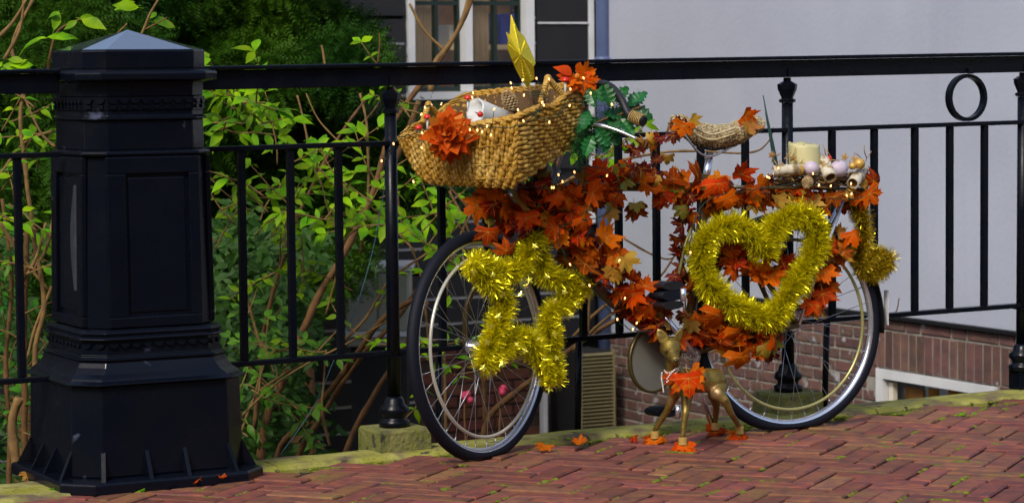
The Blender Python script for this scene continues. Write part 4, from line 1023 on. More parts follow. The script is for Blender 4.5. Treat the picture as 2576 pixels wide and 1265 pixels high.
# stem and handlebar: across the turned wheel
HB = bpx(1425, 330)
q = MB(); q.tube([bpx(1394, 432), bpx(1408, 380), HB], .012, 10); q.build('stem', 'chrome', bike)
q = MB(); q.tube(spline([HB - wax * .25 + Vector((-.02, .02, .04)), HB - wax * .12 + Vector((-.02, -.0, .05)), HB, at(1490, 225, 7.86), at(1530, 215, 7.80), at(1560, 245, 7.74), at(1580, 285, 7.70), at(1600, 300, 7.68)], 6), .0115, 10)
tag(q.build('handlebar', 'black_plastic', bike), 'black curved handlebar')
q = MB(); q.tube([at(1588, 292, 7.69), at(1621, 306, 7.66)], [.0165, .0150], 12); tag(q.build('handlebar_grip', 'black_plastic', bike), 'dark grip wound with straw at its end')
grip = MB()
for k in range(7):
    c = at(1590 + k * 4.2, 293 + k * 1.7, 7.69 - k * .004); d = (at(1621, 306, 7.66) - at(1588, 292, 7.69)).normalized()
    grip.revolve(c, d.orthogonal(), d, [(.0185, -.0012), (.0185, .0012), (.0155, .0012), (.0155, -.0012)], 16)
grip.build('straw_winding', 'cord_tan', bike)
q = MB(); q.tube(spline([at(1478, 315, 7.76), at(1520, 318, 7.72), at(1565, 333, 7.70), at(1600, 349, 7.69)], 5), [.007] * 6 + [.005] * 9 + [.006], 8); q.build('brake_lever', 'chrome', bike)
# saddle and post
q = MB(); q.tube([bpx(1770, 480), bpx(1786, 385)], .0125, 12); q.build('seat_post', 'chrome', bike)
def saddle_ring(f, inner=1.0, dz=0.0):     # f 0 nose .. 1 tail, in the bike's own axes
    y_top = [(0, 300), (.1, 292), (.25, 312), (.5, 322), (.75, 318), (.9, 300), (1, 296)]
    x = 1690 + 208 * f
    for i in range(6):
        if y_top[i][0] <= f <= y_top[i + 1][0]:
            g = (f - y_top[i][0]) / (y_top[i + 1][0] - y_top[i][0]); yt = y_top[i][1] + (y_top[i + 1][1] - y_top[i][1]) * g; break
    hw = (0.026 + 0.075 * max(0, f - .25) ** 0.8 / .8) * inner; th = (0.03 + 0.030 * math.sin(math.pi * min(1, f * 1.0)) )
    c = bpx(x, yt, 0); ring = []
    for k in range(14):
        a = 2 * math.pi * k / 14; w = math.cos(a) * hw; h = math.sin(a)
        h = h * 0.012 if h > 0 else h * th
        ring.append(c + bn * w + Vector((0, 0, h + dz - 0.010 - 0.012 * abs(math.cos(a)) ** 2)))
    return ring
q = MB(); q.loft([saddle_ring(k / 14, .96 if 0 < k < 14 else .4, -.004) for k in range(15)], True, True, True); q.build('saddle', 'black_plastic', bike)
q = MB()
for sg in (-1, 1): q.tube(spline([bpx(1720, 335, .02 * sg), bpx(1760, 385, .02 * sg), bpx(1800, 390, .025 * sg), bpx(1868, 352, .035 * sg)], 5), .004, 6)
q.build('saddle_rails', 'chrome', bike)
# rack over the rear wheel
rk = []
for t_ in (-.055, 0.0, .055):
    q = MB(); q.tube([bpx(1800, 470, t_), bpx(2180, 476, t_)], .006, 8); q.build('rack_rail', 'frame_paint', bike)
for x in (1815, 1940, 2060, 2178):
    q = MB(); q.tube([bpx(x, 473, -.055), bpx(x, 473, .055)], .006, 8); q.build('rack_bar', 'frame_paint', bike)
for sg in (-1, 1):
    q = MB(); q.tube([bpx(2130, 478, .06 * sg), RC + bn * .065 * sg], .006, 8); q.build('rack_stay', 'chrome', bike)
# mudguard over the rear of the wheel
q = MB(); e2 = rax.cross(rd); rings = []
for k in range(34):
    a = R(-8) + R(200) * k / 33
    up_ = Vector((0, 0, 1)) - rd * rd.z; d = rd * math.cos(a) + (e2 if e2.z > 0 else -e2) * math.sin(a)
    rings.append([RC + d * (0.366 - 0.010 * abs(w) ** 2) + rax * 0.026 * w for w in (-1, -.6, 0, .6, 1)] + [RC + d * (0.364 - 0.010 * abs(w) ** 2) + rax * 0.025 * w for w in (1, .6, 0, -.6, -1)])
q.loft(rings, True, True, True); q.build('mudguard', 'black_plastic', bike)
d0 = rd * math.cos(R(0)) + e2 * 0
fl = MB(); dz_ = Vector((0, 0, 1)); p_ = RC + rd * 0.379 + dz_ * 0.03
fl.loft([[p_ + rax * w + dz_ * h for w, h in ((-.012, -.055), (.012, -.055), (.012, .06), (-.012, .06))], [p_ + rd * .003 + rax * w + dz_ * h for w, h in ((-.012, -.055), (.012, -.055), (.012, .06), (-.012, .06))]])
fl.build('reflector', 'white_paint', bike)
# cranks, pedals, chain disc, kick stand
q = MB(); q.tube([BBp + bn * .065, bpx(1672, 795, .075)], [.0115, .010], 10); q.build('crank', 'chrome', bike)
q = MB(); q.tube([BBp - bn * .065, bpx(1688, 1030, -.075)], [.011, .009], 10); q.build('crank', 'chrome', bike)
for (x, y, t_) in ((1676, 742, .13), (1664, 1034, -.12)):
    c = bpx(x, y, t_); pe = empty_part('pedal', c, bike)
    for dz in (-.030, .030):
        q = MB()
        q.loft([[c + ub * (.038 * math.cos(a)) + Vector((0, 0, dz + .014 * math.sin(a))) + bn * w for a in [2 * math.pi * k / 12 for k in range(12)]] for w in (-.045, -.04, .04, .045)], True, True, True)
        if y < 900: q.build('pedal_rubber', 'black_plastic', pe)
    q = MB(); q.loft([[c + ub * (.040 * math.cos(a)) + Vector((0, 0, .017 * math.sin(a))) + bn * w for a in [2 * math.pi * k / 12 for k in range(12)]] for w in (-.045, .045)], True, True, True); q.build('pedal_body', 'rubber', pe)
    q = MB(); q.tube([c + ub * .034 + bn * .047 + Vector((0, 0, -.02)), c + ub * .034 + bn * .047 + Vector((0, 0, .02))], .010, 8); q.build('pedal_end', 'chrome', pe)
dc = bpx(1640, 905, -.03); dn = (bn + ub * 0.30).normalized(); 
cg = empty_part('chain_guard', dc, bike)
q = MB(); q.lathe(dc, [(.098, -.002), (.098, .002), (.02, .006)], 48, dn, smooth=False); tag(q.build('guard_disc', 'disc_grey', cg), 'grey disc')
q = MB(); q.revolve(dc, dn.orthogonal(), dn, [(.104, -.006), (.104, .006), (.097, .006), (.097, -.006)], 64); tag(q.build('guard_rim', 'disc_rim', cg), 'dark gold rim')
q = MB(); q.lathe(BBp + bn * .045, [(.030, 0), (.030, .006), (.012, .010)], 24, bn); q.build('crank_cap', 'chrome', bike)
q = MB(); q.tube([bpx(1742, 905, .03), bpx(1762, 990, .05), on_ground(1797, 1091) + Vector((0, 0, .012))], [.011, .010, .009], 10); q.build('kickstand', 'chrome', bike)
q = MB(); q.lathe(on_ground(1797, 1091), [(.016, 0.001), (.014, .018), (.010, .024)], 12); q.build('kickstand_foot', 'black_plastic', bike)
# straw coloured stripe tape up the seat tube
q = MB(); q.tube([bpx(1705, 700, .06), bpx(1725, 610, .05), bpx(1745, 560, .05)], .005, 8); tag(q.build('reflective_tube', 'hoop_cream', bike), 'thin pale tube beside the seat tube')
# ================================================================ MAPLE LEAVES
HALF = [(0, 1), (.09, .80), (.22, .80), (.25, .66), (.32, .50), (.44, .60), (.56, .62), (.80, .68), (.70, .50), (.74, .40), (.54, .25), (.62, .16), (.84, .10), (.66, -.05), (.55, -.20), (.18, -.10), (0, -.06)]
def maple_mesh(name, m, seed, cup=0.25, fold=0.3):
    r = random.Random(seed); out = [(x * r.uniform(.92, 1.08), y * r.uniform(.94, 1.06)) for x, y in HALF]
    full = out + [(-x * r.uniform(.92, 1.08), y) for x, y in reversed(out[1:-1])]
    c = (0, .15); ph = r.uniform(0, 6); v = []
    bx, by = r.uniform(-1, 1), r.uniform(-1, 1)
    def zz_(x, y):
        rr = math.hypot(x, y - .15); a = math.atan2(y - .15, x)
        return -cup * rr * rr + fold * 0.25 * abs(x) + 0.10 * rr * math.sin(3 * a + ph) + 0.12 * bx * x * y + .15 * by * (y - .2) ** 2 + r.uniform(-.015, .015)
    v.append((c[0], c[1], zz_(*c)))
    for k in (0.5, 1.0):
        for x, y in full:
            X, Y = c[0] + (x - c[0]) * k, c[1] + (y - c[1]) * k; v.append((X, Y, zz_(X, Y)))
    n = len(full); f = [(0, 1 + i, 1 + (i + 1) % n) for i in range(n)]
    for i in range(n): f.append((1 + i, 1 + n + i, 1 + n + (i + 1) % n, 1 + (i + 1) % n))
    v2 = [(0.012, -.06, v[n][2]), (-.012, -.06, v[n][2]), (-.010, -.45, v[n][2] - .10), (.010, -.45, v[n][2] - .10)]
    q = MB(); q.add(v, f, True); q.add(v2, [(0, 1, 2, 3)]); base_n = len(q.f)
    nh = len(out)
    for tip in (0, 7, 12, n - 7, n - 12):      # raised veins from the leaf base to each lobe
        a = Vector(v[0]); k1, k2 = Vector(v[1 + tip]), Vector(v[1 + n + tip]); s0 = Vector((0, -.04, v[n][2]))
        d = (k2 - a).normalized(); sd = Vector((-d.y, d.x, 0)) * .016; up_ = Vector((0, 0, .014))
        pts = [a + up_, k1 + up_, k1.lerp(k2, .75) + up_]
        for i_ in range(2):
            q.add([pts[i_] - sd, pts[i_] + sd, pts[i_ + 1] + sd * .5, pts[i_ + 1] - sd * .5], [(0, 1, 2, 3)])
    me = q.mesh(name, [m, 'leaf_vein'])
    for i_ in range(base_n - 1, len(q.f)): me.polygons[i_].material_index = 1
    return me
MAPLE = {m: [maple_mesh('maple_leaf', m, 100 + i, c, fo) for i, (c, fo) in enumerate(((.15, .35), (.55, .1), (.1, 1.3), (.9, .6), (-.5, -.3)))] for m in ('maple_orange', 'maple_rust', 'maple_wine', 'maple_gold', 'maple_green')}
MIX = {'o': 'maple_orange', 'r': 'maple_rust', 'w': 'maple_wine', 'g': 'maple_gold', 'n': 'maple_green'}
def garland(label, path, n, spread, size, mixs, t0=0.03, t1=0.09, vine=True, gap=True, name='leaf_garland', cat='leaf garland', group='maple leaf garlands on the bicycle', down=0.55):
    P_ = [bpx(x, y, t0) for x, y in path]; S_ = spline(P_, 10) if len(P_) > 1 else P_
    e = empty(name, S_[len(S_) // 2], label, cat, group)
    if vine and len(P_) > 1:
        for k in range(2):
            q = MB(); q.tube([p + Vector((0, 0, .012 * math.sin(i * .8 + k * 3))) + bn * .01 * math.cos(i * .8 + k * 3) for i, p in enumerate(S_)], .0028, 5); q.build('vine', 'twig', e)
    for i in range(n):
        f = (i + rnd.random()) / n * (len(S_) - 1); a = S_[int(f)]; b_ = S_[min(int(f) + 1, len(S_) - 1)]; p = a.lerp(b_, f % 1)
        off = Vector((0, 0, rnd.gauss(0, 1))) * spread * .6 + ub * rnd.gauss(0, 1) * spread * .35; layer = rnd.random()
        p = p + off + bn * (t1 - t0) * (layer - .2)
        upd = off.normalized() + Vector((0, 0, -down)) + ub * rnd.uniform(-.9, .9) if off.length > 1e-5 else Vector((0, 0, -1))
        face = bn * 1.0 + rv(.95) + Vector((0, 0, .25))
        mix_ = mixs
        ch = rnd.choice(mix_)
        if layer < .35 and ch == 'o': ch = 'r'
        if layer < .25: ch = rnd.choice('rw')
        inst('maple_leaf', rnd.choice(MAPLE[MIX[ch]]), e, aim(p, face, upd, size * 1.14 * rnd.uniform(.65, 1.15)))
    return e
def place_leaf(e, x, y, t, sz, ch, upx, upy, tilt=0.35, k=None):
    p = bpx(x, y, t); u_ = ub * upx + Vector((0, 0, -upy)); me = MAPLE[MIX[ch]][k if k is not None else rnd.randrange(5)]
    m_ = aim(p, bn + rv(tilt), u_, sz); m_.translation = p - (m_.to_3x3() @ Vector((0, .3, 0))); return inst('maple_leaf', me, e, m_)
g = garland('thick garland of rust and orange maple leaves hanging under the basket', [(1222, 515), (1290, 520), (1370, 515), (1450, 520)], 62, .050, .050, 'ooooorrrwgn')
for a in ((1325, 555, .10, .058, 'o', .1, 1), (1275, 625, .10, .048, 'r', 0, -1), (1228, 590, .08, .055, 'r', -.1, 1), (1240, 520, .08, .05, 'r', .2, 1), (1405, 500, .10, .05, 'o', .4, 1), (1440, 540, .09, .05, 'o', .8, .6), (1365, 470, .08, .05, 'r', .3, 1)): place_leaf(g, *a)
g = garland('garland of orange maple leaves along the top tube below the saddle', [(1450, 490), (1540, 465), (1640, 460), (1720, 470), (1790, 480)], 66, .045, .046, 'ooooorrrwggn')
for a in ((1505, 425, .08, .062, 'o', -.3, -1), (1590, 440, .09, .062, 'r', .2, 1), (1695, 445, .09, .055, 'r', .1, -1), (1810, 470, .12, .068, 'o', .1, 1), (1830, 505, .13, .055, 'o', .5, 1), (1760, 440, .10, .055, 'r', .7, -.2), (1865, 432, .10, .060, 'o', .2, -1), (1495, 490, .10, .055, 'o', .8, .3), (1600, 520, .05, .035, 'n', .1, 1), (1540, 520, .05, .035, 'n', .1, 1), (1720, 530, .08, .045, 'n', .1, 1), (1650, 400, .06, .03, 'w', 0, -1), (1620, 420, .06, .035, 'w', 0, -1), (1680, 400, .05, .035, 'g', 0, 1)): place_leaf(g, *a)
g = garland('garland of maple leaves winding down the sloping down tube towards the pedals', [(1380, 560), (1450, 600), (1500, 650), (1570, 730), (1640, 800), (1690, 850)], 72, .042, .048, 'oooorrrwg')
for a in ((1525, 590, .10, .065, 'o', .5, -.6), (1560, 640, .10, .060, 'o', .8, -.2), (1575, 660, .11, .058, 'g', .3, 1), (1545, 690, .09, .050, 'g', -.2, 1), (1605, 700, .08, .045, 'r', .8, -.8), (1590, 745, .10, .058, 'o', 0, 1), (1625, 715, .10, .045, 'o', .3, -1), (1640, 780, .10, .050, 'o', .6, 1), (1470, 560, .10, .055, 'o', .4, .8), (1700, 700, .07, .04, 'w', 0, 1), (1740, 720, .09, .04, 'r', .6, .5)): place_leaf(g, *a)
g = garland('row of drooping rust and gold maple leaves along the rear rack', [(1820, 500), (1900, 488), (1990, 492), (2080, 495), (2170, 480)], 56, .028, .045, 'ooorrrwggg', down=1.0)
for a in ((2200, 450, .08, .060, 'r', .1, -1), (2192, 492, .09, .060, 'o', .7, 1), (1960, 505, .09, .05, 'g', .1, 1), (2040, 510, .09, .052, 'g', .1, 1), (2100, 500, .09, .052, 'r', .2, 1), (1890, 480, .09, .045, 'r', -.1, 1)): place_leaf(g, *a)
garland('dark wine red leaves wound round the seat tube', [(1735, 500), (1715, 580), (1722, 660), (1715, 740), (1745, 830)], 26, .022, .038, 'wwwrrr')
g = garland('cluster of orange maple leaves over the chain stay beside the deer', [(1755, 835), (1800, 830), (1850, 850), (1900, 845), (1950, 840)], 52, .036, .050, 'oooorrwn', down=.8)
for a in ((1805, 800, .12, .072, 'o', -.2, 1), (1855, 840, .11, .055, 'o', .2, 1), (1950, 848, .10, .055, 'o', 1, .1), (1865, 905, .13, .066, 'o', .1, 1), (1925, 880, .09, .05, 'n', .4, 1), (1780, 850, .08, .045, 'r', -.2, 1), (1735, 820, .08, .045, 'g', -.3, 1)): place_leaf(g, *a)
g = garland('maple leaves over the rear hub to the right of the tinsel heart', [(2105, 590), (2075, 660), (2070, 720), (2030, 770)], 34, .022, .046, 'oorrrg', down=.7)
for a in ((2148, 595, .09, .055, 'o', .2, 1), (2075, 690, .10, .055, 'o', .2, 1), (2070, 745, .09, .055, 'r', .2, 1), (2035, 770, .10, .055, 'o', -.4, 1), (2085, 620, .10, .045, 'o', .9, -.6)): place_leaf(g, *a)
g = garland('band of orange leaves seen through the middle of the tinsel heart', [(1840, 650), (1890, 672), (1940, 680), (1985, 660)], 30, .020, .046, 'oor', t0=.04, t1=.07)
for a in ((1850, 680, .07, .055, 'o', -.3, 1), (1915, 675, .08, .060, 'o', .2, 1), (1975, 660, .08, .062, 'r', 1, -.4), (1835, 620, .06, .05, 'o', .2, -1)): place_leaf(g, *a)
g = garland('lacy red leaves between the brake lever and the saddle', [(1570, 358), (1610, 372), (1650, 350)], 9, .012, .030, 'wrrg', t0=.02, t1=.05)
g = garland('orange leaves pinned to both ends of the crocheted saddle cover', [(1712, 318), (1722, 325)], 2, .004, .042, 'og', vine=False)
for a in ((1718, 322, .10, .050, 'o', -.3, 1), (1745, 305, .09, .035, 'g', .5, .3), (1695, 345, .06, .035, 'w', 0, 1), (1880, 296, .09, .048, 'o', 1, .5), (1885, 320, .10, .050, 'g', .2, 1), (1660, 352, .05, .03, 'w', 0, 1)): place_leaf(g, *a)

# ================================================================ CROCHETED SADDLE COVER
q = MB(); rings = []
for k in range(15):
    r_ = saddle_ring(k / 14, 1.06 if 0 < k < 14 else .5, 0.0); c = sum(r_, Vector()) / 14
    rings.append([p + (p - c).normalized() * .004 + Vector((0, 0, .002)) for p in r_])
q.loft(rings, True, True, True)
cov = q.build('saddle_cover', 'crochet'); tag(cov, 'beige crocheted cover stretched over the bicycle saddle', 'saddle cover')
lace = MB()
for k in range(1400):     # knotted surface: little loops of yarn
    f = rnd.random(); r1_ = rings[min(14, int(f * 14))]; r2_ = rings[min(14, int(f * 14) + 1)]; j = rnd.randrange(14); g_ = rnd.random()
    p = r1_[j].lerp(r1_[(j + 1) % 14], g_).lerp(r2_[j].lerp(r2_[(j + 1) % 14], g_), f * 14 % 1)
    a = rnd.uniform(0, 6.28); d = (ub * math.cos(a) + Vector((0, 0, math.sin(a)))) * .004; lace.tube([p - d, p + bn * .003 + Vector((0, 0, .002)), p + d], .0014, 4)
mat('yarn', (0.60, 0.52, 0.33), 0.9, col2=(0.40, 0.30, 0.13), scale=60)
o = lace.build('yarn_knots', 'yarn', cov); o['kind'] = 'stuff'
for (ya, yb_, yc) in ((330, 342, 322), (345, 356, 336)):
    q = MB(); q.tube(spline([bpx(1740, ya - 12, .075), bpx(1790, yb_ - 4, .085), bpx(1850, yc, .09)], 8), .0035, 6); q.build('cord_edge', 'yarn', cov)

# ================================================================ TINSEL
def tinsel(name, label, pts, rad, n, m='tinsel_gold', w=.0019, core=True, closed=False, seed=1, cat='tinsel', flat=0.75):
    r_ = np.random.default_rng(seed); S_ = np.array([list(p) for p in pts]); e = empty(name, Vector(S_[len(S_) // 2]), label, cat)
    seg = np.linalg.norm(np.diff(S_, axis=0), axis=1); cum = np.concatenate([[0], np.cumsum(seg)]); u = r_.random(n) * cum[-1]
    i = np.clip(np.searchsorted(cum, u) - 1, 0, len(seg) - 1); f = ((u - cum[i]) / seg[i])[:, None]
    p = S_[i] * (1 - f) + S_[i + 1] * f; tg = (S_[i + 1] - S_[i]) / seg[i][:, None]
    d = r_.normal(size=(n, 3)); d -= tg * (d * tg).sum(1)[:, None]; d /= np.linalg.norm(d, axis=1)[:, None]
    d = d + tg * r_.normal(0, .28, (n, 1)) + np.array([0, 0, -.12]); d /= np.linalg.norm(d, axis=1)[:, None]
    L_ = rad * r_.uniform(.45, 1.12, (n, 1)) * (0.92 + 0.10 * np.sin(u * 47)[:, None] + .06 * np.sin(u * 131)[:, None]); sd = np.cross(d, r_.normal(size=(n, 3))); sd /= np.linalg.norm(sd, axis=1)[:, None]; sd *= w / 2
    bend = np.cross(sd, d); bend /= np.linalg.norm(bend, axis=1)[:, None]; bend *= L_ * r_.normal(0, .14, (n, 1))
    a = p + d * .001; mid = p + d * L_ * .55 + bend; tip = p + d * L_ + bend * .2
    V = np.stack([a - sd, a + sd, mid + sd, mid - sd, tip + sd * .5, tip - sd * .5], 1).reshape(-1, 3)
    o0 = np.array(ORG[e.name]); base = np.arange(n)[:, None] * 6
    F = np.concatenate([base + np.array([0, 1, 2, 3]), base + np.array([3, 2, 4, 5])], 0).astype(np.int32)
    me = bpy.data.meshes.new(name); me.vertices.add(len(V)); me.vertices.foreach_set('co', (V - o0).astype(np.float32).ravel())
    me.loops.add(F.size); me.loops.foreach_set('vertex_index', F.ravel()); me.polygons.add(len(F))
    me.polygons.foreach_set('loop_start', np.arange(0, F.size, 4, dtype=np.int32)); me.polygons.foreach_set('loop_total', np.full(len(F), 4, dtype=np.int32))
    me.materials.append(M[m]); me.update(); o = bpy.data.objects.new('foil_strands', me); link(o, e, Vector(o0)); o['kind'] = 'stuff'
    q = MB(); q.tube([Vector(x) for x in S_], .0035, 5); q.build('core_wire', 'cord_tan', e); return e
star_px = [(1350, 592), (1325, 640), (1300, 682), (1240, 674), (1185, 660), (1225, 705), (1272, 752), (1245, 835), (1218, 915), (1265, 875), (1316, 842), (1352, 890), (1388, 955), (1388, 880), (1380, 795), (1425, 755), (1468, 718), (1420, 705), (1372, 690), (1360, 640), (1350, 592)]
WP = FC + wax * .088
starp = [on_plane(x, y, WP, (wax * .7 + bn * .5).normalized()) for x, y in star_px]
ts = tinsel('tinsel_star', 'gold tinsel star with small foil stars fixed to the front wheel', spline(starp, 5), .050, 26000, seed=5, w=.0022)
def star_mesh(name, m, n=5, r1=1.0, r2=.45, th=.12):
    q = MB(); o_ = [((r1 if k % 2 == 0 else r2) * math.sin(math.pi * k / n), (r1 if k % 2 == 0 else r2) * math.cos(math.pi * k / n)) for k in range(2 * n)]
    v = [(x, y, 0) for x, y in o_] + [(0, 0, th), (0, 0, -th)]; f = [(k, (k + 1) % (2 * n), 2 * n) for k in range(2 * n)] + [((k + 1) % (2 * n), k, 2 * n + 1) for k in range(2 * n)]
    q.add(v, f); return q.mesh(name, m)
fsm = star_mesh('foil_star', 'foil_star')
for (x, y) in ((1192, 683), (1332, 705), (1323, 718), (1376, 695), (1395, 756), (1437, 792), (1450, 765), (1254, 795), (1237, 820), (1300, 868), (1268, 912), (1262, 915), (1320, 882), (1355, 853), (1370, 905), (1400, 900), (1383, 978), (1215, 925), (1420, 735), (1310, 740), (1225, 860), (1345, 620), (1240, 690), (1395, 840), (1265, 740), (1465, 715)):
    p = on_plane(x, y, WP + wax * .036, (wax * .7 + bn * .5).normalized()); inst('foil_star', fsm, ts, aim(p, C0 - p + rv(2.5), rv(1) + Vector((0, 0, .6)), rnd.uniform(.009, .014)))
heart_px = [(1927, 640), (1905, 602), (1859, 572), (1815, 572), (1778, 598), (1762, 648), (1774, 702), (1808, 742), (1852, 775), (1900, 795), (1935, 803), (1962, 775), (1988, 732), (2015, 688), (2043, 643), (2058, 597), (2048, 560), (2018, 542), (1983, 545), (1950, 570), (1935, 605), (1927, 640)]
tinsel('tinsel_heart', 'large gold tinsel heart hanging on the rear wheel', spline([bpx(x, y, .095) for x, y in heart_px], 5), .056, 28000, seed=6, w=.0022)
tinsel('tinsel_bundle', 'rust gold tinsel hanging from the rack end over the rear tyre', spline([bpx(x, y, .03) for x, y in ((2145, 500), (2168, 550), (2172, 600), (2160, 650), (2200, 668), (2238, 655), (2205, 640), (2165, 660), (2185, 690), (2225, 670))], 5), .044, 9500, 'tinsel_dark', seed=7, w=.0022)
tinsel('tinsel_strand', 'short gold tinsel strand dangling behind the front wheel', spline([on_plane(x, y, WP, bn) for x, y in ((1372, 905), (1385, 940), (1382, 968))], 5), .024, 1500, seed=8)

# ================================================================ WICKER BASKET
bk_c = at(1235, 360, 7.86)
bas = empty('wicker_basket', at(1240, 470, 7.86), 'large golden wicker basket full of decorations tilted on the front of the bicycle', 'basket')
cA, cB, cC = at(996, 348, 7.88), at(1302, 296, 7.60), at(1474, 212, 7.84); cD = at(1172, 240, 8.10)
bA, bB, bC = at(1066, 462, 7.86), at(1294, 474, 7.65), at(1456, 358, 7.83); bD = bA + bC - bB
cenT = (cA + cB + cC + cD) / 4; cenB = (bA + bB + bC + bD) / 4
def quad_pt(q4, a, c): return q4[0].lerp(q4[1], a).lerp(q4[3].lerp(q4[2], a), c)
TQ, BQ = (cA, cB, cC, cD), (bA, bB, bC, bD)
def bas_pt(side, a, h, out=0.0):   # side 0 front AB, 1 right BC, 2 back CD, 3 left DA; a along, h 0 top .. 1 bottom
    co = [(0, 0), (1, 0), (1, 1), (0, 1)]; (x0, y0), (x1, y1) = co[side], co[(side + 1) % 4]
    x, y = x0 + (x1 - x0) * a, y0 + (y1 - y0) * a
    rr = 0.10                        # rounded corners
    cx, cy = x - .5, y - .5; k = (abs(2 * cx) ** 14 + abs(2 * cy) ** 14) ** (1 / 14); cx, cy = cx / k, cy / k; x, y = cx + .5, cy + .5
    top, bot = quad_pt(TQ, x, y), quad_pt(BQ, x, y); belly = math.sin(math.pi * h) * .005
    p = top.lerp(bot, h); c = cenT.lerp(cenB, h); d = (p - c); d.normalize()
    edge = min(1, (1 - h) / .14); p = c + (p - c) * (1 - .06 * (1 - edge) ** 2)
    sag = 0.0
    if side in (1, 3): sag = -.020 * math.exp(-((a - .5) / .13) ** 2) * (1 - h) ** 3
    return p + d * (belly + out) + Vector((0, 0, sag))
def perim(h, out, n=24, seg=(1.0,)):
    r_ = []
    for s_ in range(4):
        for k in range(n): r_.append(bas_pt(s_, k / n, h, out))
    return r_
q = MB(); q.loft([perim(h, -.006) for h in (0.02, .25, .5, .75, 1.0)] + [perim(1.0, -.012)], True, True, True)
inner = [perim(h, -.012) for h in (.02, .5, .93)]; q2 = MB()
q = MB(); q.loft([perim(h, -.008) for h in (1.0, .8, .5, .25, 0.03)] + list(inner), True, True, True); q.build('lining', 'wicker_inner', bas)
def rope(pts, r, tw, ph=0.0, parts=2, n=6, name='weave_strand', m='wicker', taper=True):
    S_ = spline(pts, 6) if len(pts) > 2 else [pts[0].lerp(pts[1], k / 12) for k in range(13)]
    q = MB()
    for j in range(parts):
        P_ = []; dist = 0
        for i, p in enumerate(S_):
            if i: dist += (S_[i] - S_[i - 1]).length
            d = (S_[min(i + 1, len(S_) - 1)] - S_[max(i - 1, 0)]).normalized(); e1 = d.orthogonal().normalized()
            nb_ = (p - cenT.lerp(cenB, .5)); nb_ = (nb_ - d * nb_.dot(d)).normalized(); e2 = d.cross(nb_)
            a = 2 * math.pi * (dist / tw) + ph + 2 * math.pi * j / parts; P_.append(p + (nb_ * math.cos(a) + e2 * math.sin(a)) * r * .72)
        q.tube(P_, [r * (.92 + .22 * math.sin(i * 1.7 + ph * 3 + j)) for i in range(len(P_))], n)
    return q.build(name, m, bas)
for side, cnt_ in ((0, 22), (2, 22)):
    for k in range(cnt_):
        a = (k + .5) / cnt_; rope([bas_pt(side, min(.985, max(.015, a + .03 * (h - .5) * (1 if side == 0 else -1) + .004 * math.sin(k * 2.1 + h * 9))), h, .001) for h in (0.01, .15, .3, .45, .6, .75, .9, 1.0)], .0078 - .0005 * (k % 3), .125, k * 1.3)
for side in (1, 3):
    for k in range(10):
        h = .05 + .93 * (k + .5) / 10; rope([bas_pt(side, a, h + .006 * math.sin(a * 20 + k), .0015) for a in (0.0, .12, .24, .36, .42, .5, .58, .64, .76, .88, 1.0)], .0082, .085, k * 1.9)
for k in range(5):
    rope([bas_pt(s_, a, .015 + .0 * k, .002 + .0045 * math.cos(k * 2.0)) + Vector((0, 0, .004 * math.sin(k * 2.0) + .004)) for s_ in (0, 1, 2, 3) for a in (0, .17, .34, .45, .5, .55, .66, .83)] + [bas_pt(0, 0, .015, .002)], .0048, .06, k, name='rim_strand')
for (h) in (.34, .62, .84):      # thin twine binding the strands
    q = MB(); q.tube([bas_pt(0, a / 20, h, .0085 + .002 * (a % 2)) for a in range(1, 20)], .0018, 5); q.build('binding_twine', 'wicker', bas)
# plaited edges
for side in (0,):
    rope([bas_pt(3, 1.0, h, .004) for h in (0, .25, .5, .75, 1)], .006, .035, 0, name='edge_plait'); rope([bas_pt(0, 1.0, h, .004) for h in (0, .25, .5, .75, 1)], .0055, .035, 1, name='edge_plait')
# two handles
def handle(c0, c1, top):
    P_ = spline([c0, c0.lerp(top, .75) + Vector((0, 0, .0)), top, c1.lerp(top, .75), c1], 8); q = MB(); q.tube(P_, .0075, 8); h = q.build('handle', 'wicker', bas)
    w = MB()
    for i in range(1, len(P_) - 1):
        d = (P_[i + 1] - P_[i - 1]).normalized(); w.revolve(P_[i], d.orthogonal(), d, [(.0098, -.003), (.0098, .003), (.007, .004), (.007, -.004)], 12)
    w.build('handle_binding', 'wicker', h)
h0, h1 = at(1360, 262, 7.68), at(1415, 240, 7.76); handle(h0, h1, at(1378, 196, 7.72))
h0, h1 = at(1062, 312, 7.92), at(1108, 300, 8.0); handle(h0, h1, at(1078, 262, 7.96))

# contents
def tilted_candle(name, m, base, top, r, label, cut=0.0):
    ax = (top - base); h = ax.length; q = MB(); n = 28; ax.normalize(); e1 = ax.orthogonal().normalized(); e2 = ax.cross(e1); rings = []
    for f, k in ((0, .97), (.02, 1.0), (.5, 1.0), (.93, .98), (1.0, .95)):
        rings.append([base + ax * (h * f + (cut * math.sin(2 * math.pi * j / n) * f + .003 * math.sin(5 * j) * f)) + (e1 * math.cos(2 * math.pi * j / n) + e2 * math.sin(2 * math.pi * j / n)) * r * k for j in range(n)])
    rings.append([base + ax * (h * .93) + (e1 * math.cos(2 * math.pi * j / n) + e2 * math.sin(2 * math.pi * j / n)) * r * .78 for j in range(n)])
    rings.append([base + ax * (h * .90) + (e1 * math.cos(2 * math.pi * j / n) + e2 * math.sin(2 * math.pi * j / n)) * r * .08 for j in range(n)])
    q.loft(rings, True, True, True); o = q.build(name, m); o['label'] = label; o['category'] = 'candle'
    q = MB(); q.tube([base + ax * h * .90, base + ax * h * .99], .0014, 5); q.build('wick', 'dark_void', o); return o
tilted_candle('candle', 'white_wax', at(1262, 312, 7.82), at(1194, 282, 7.74), .043, 'white pillar candle lying tilted inside the wicker basket', .012)
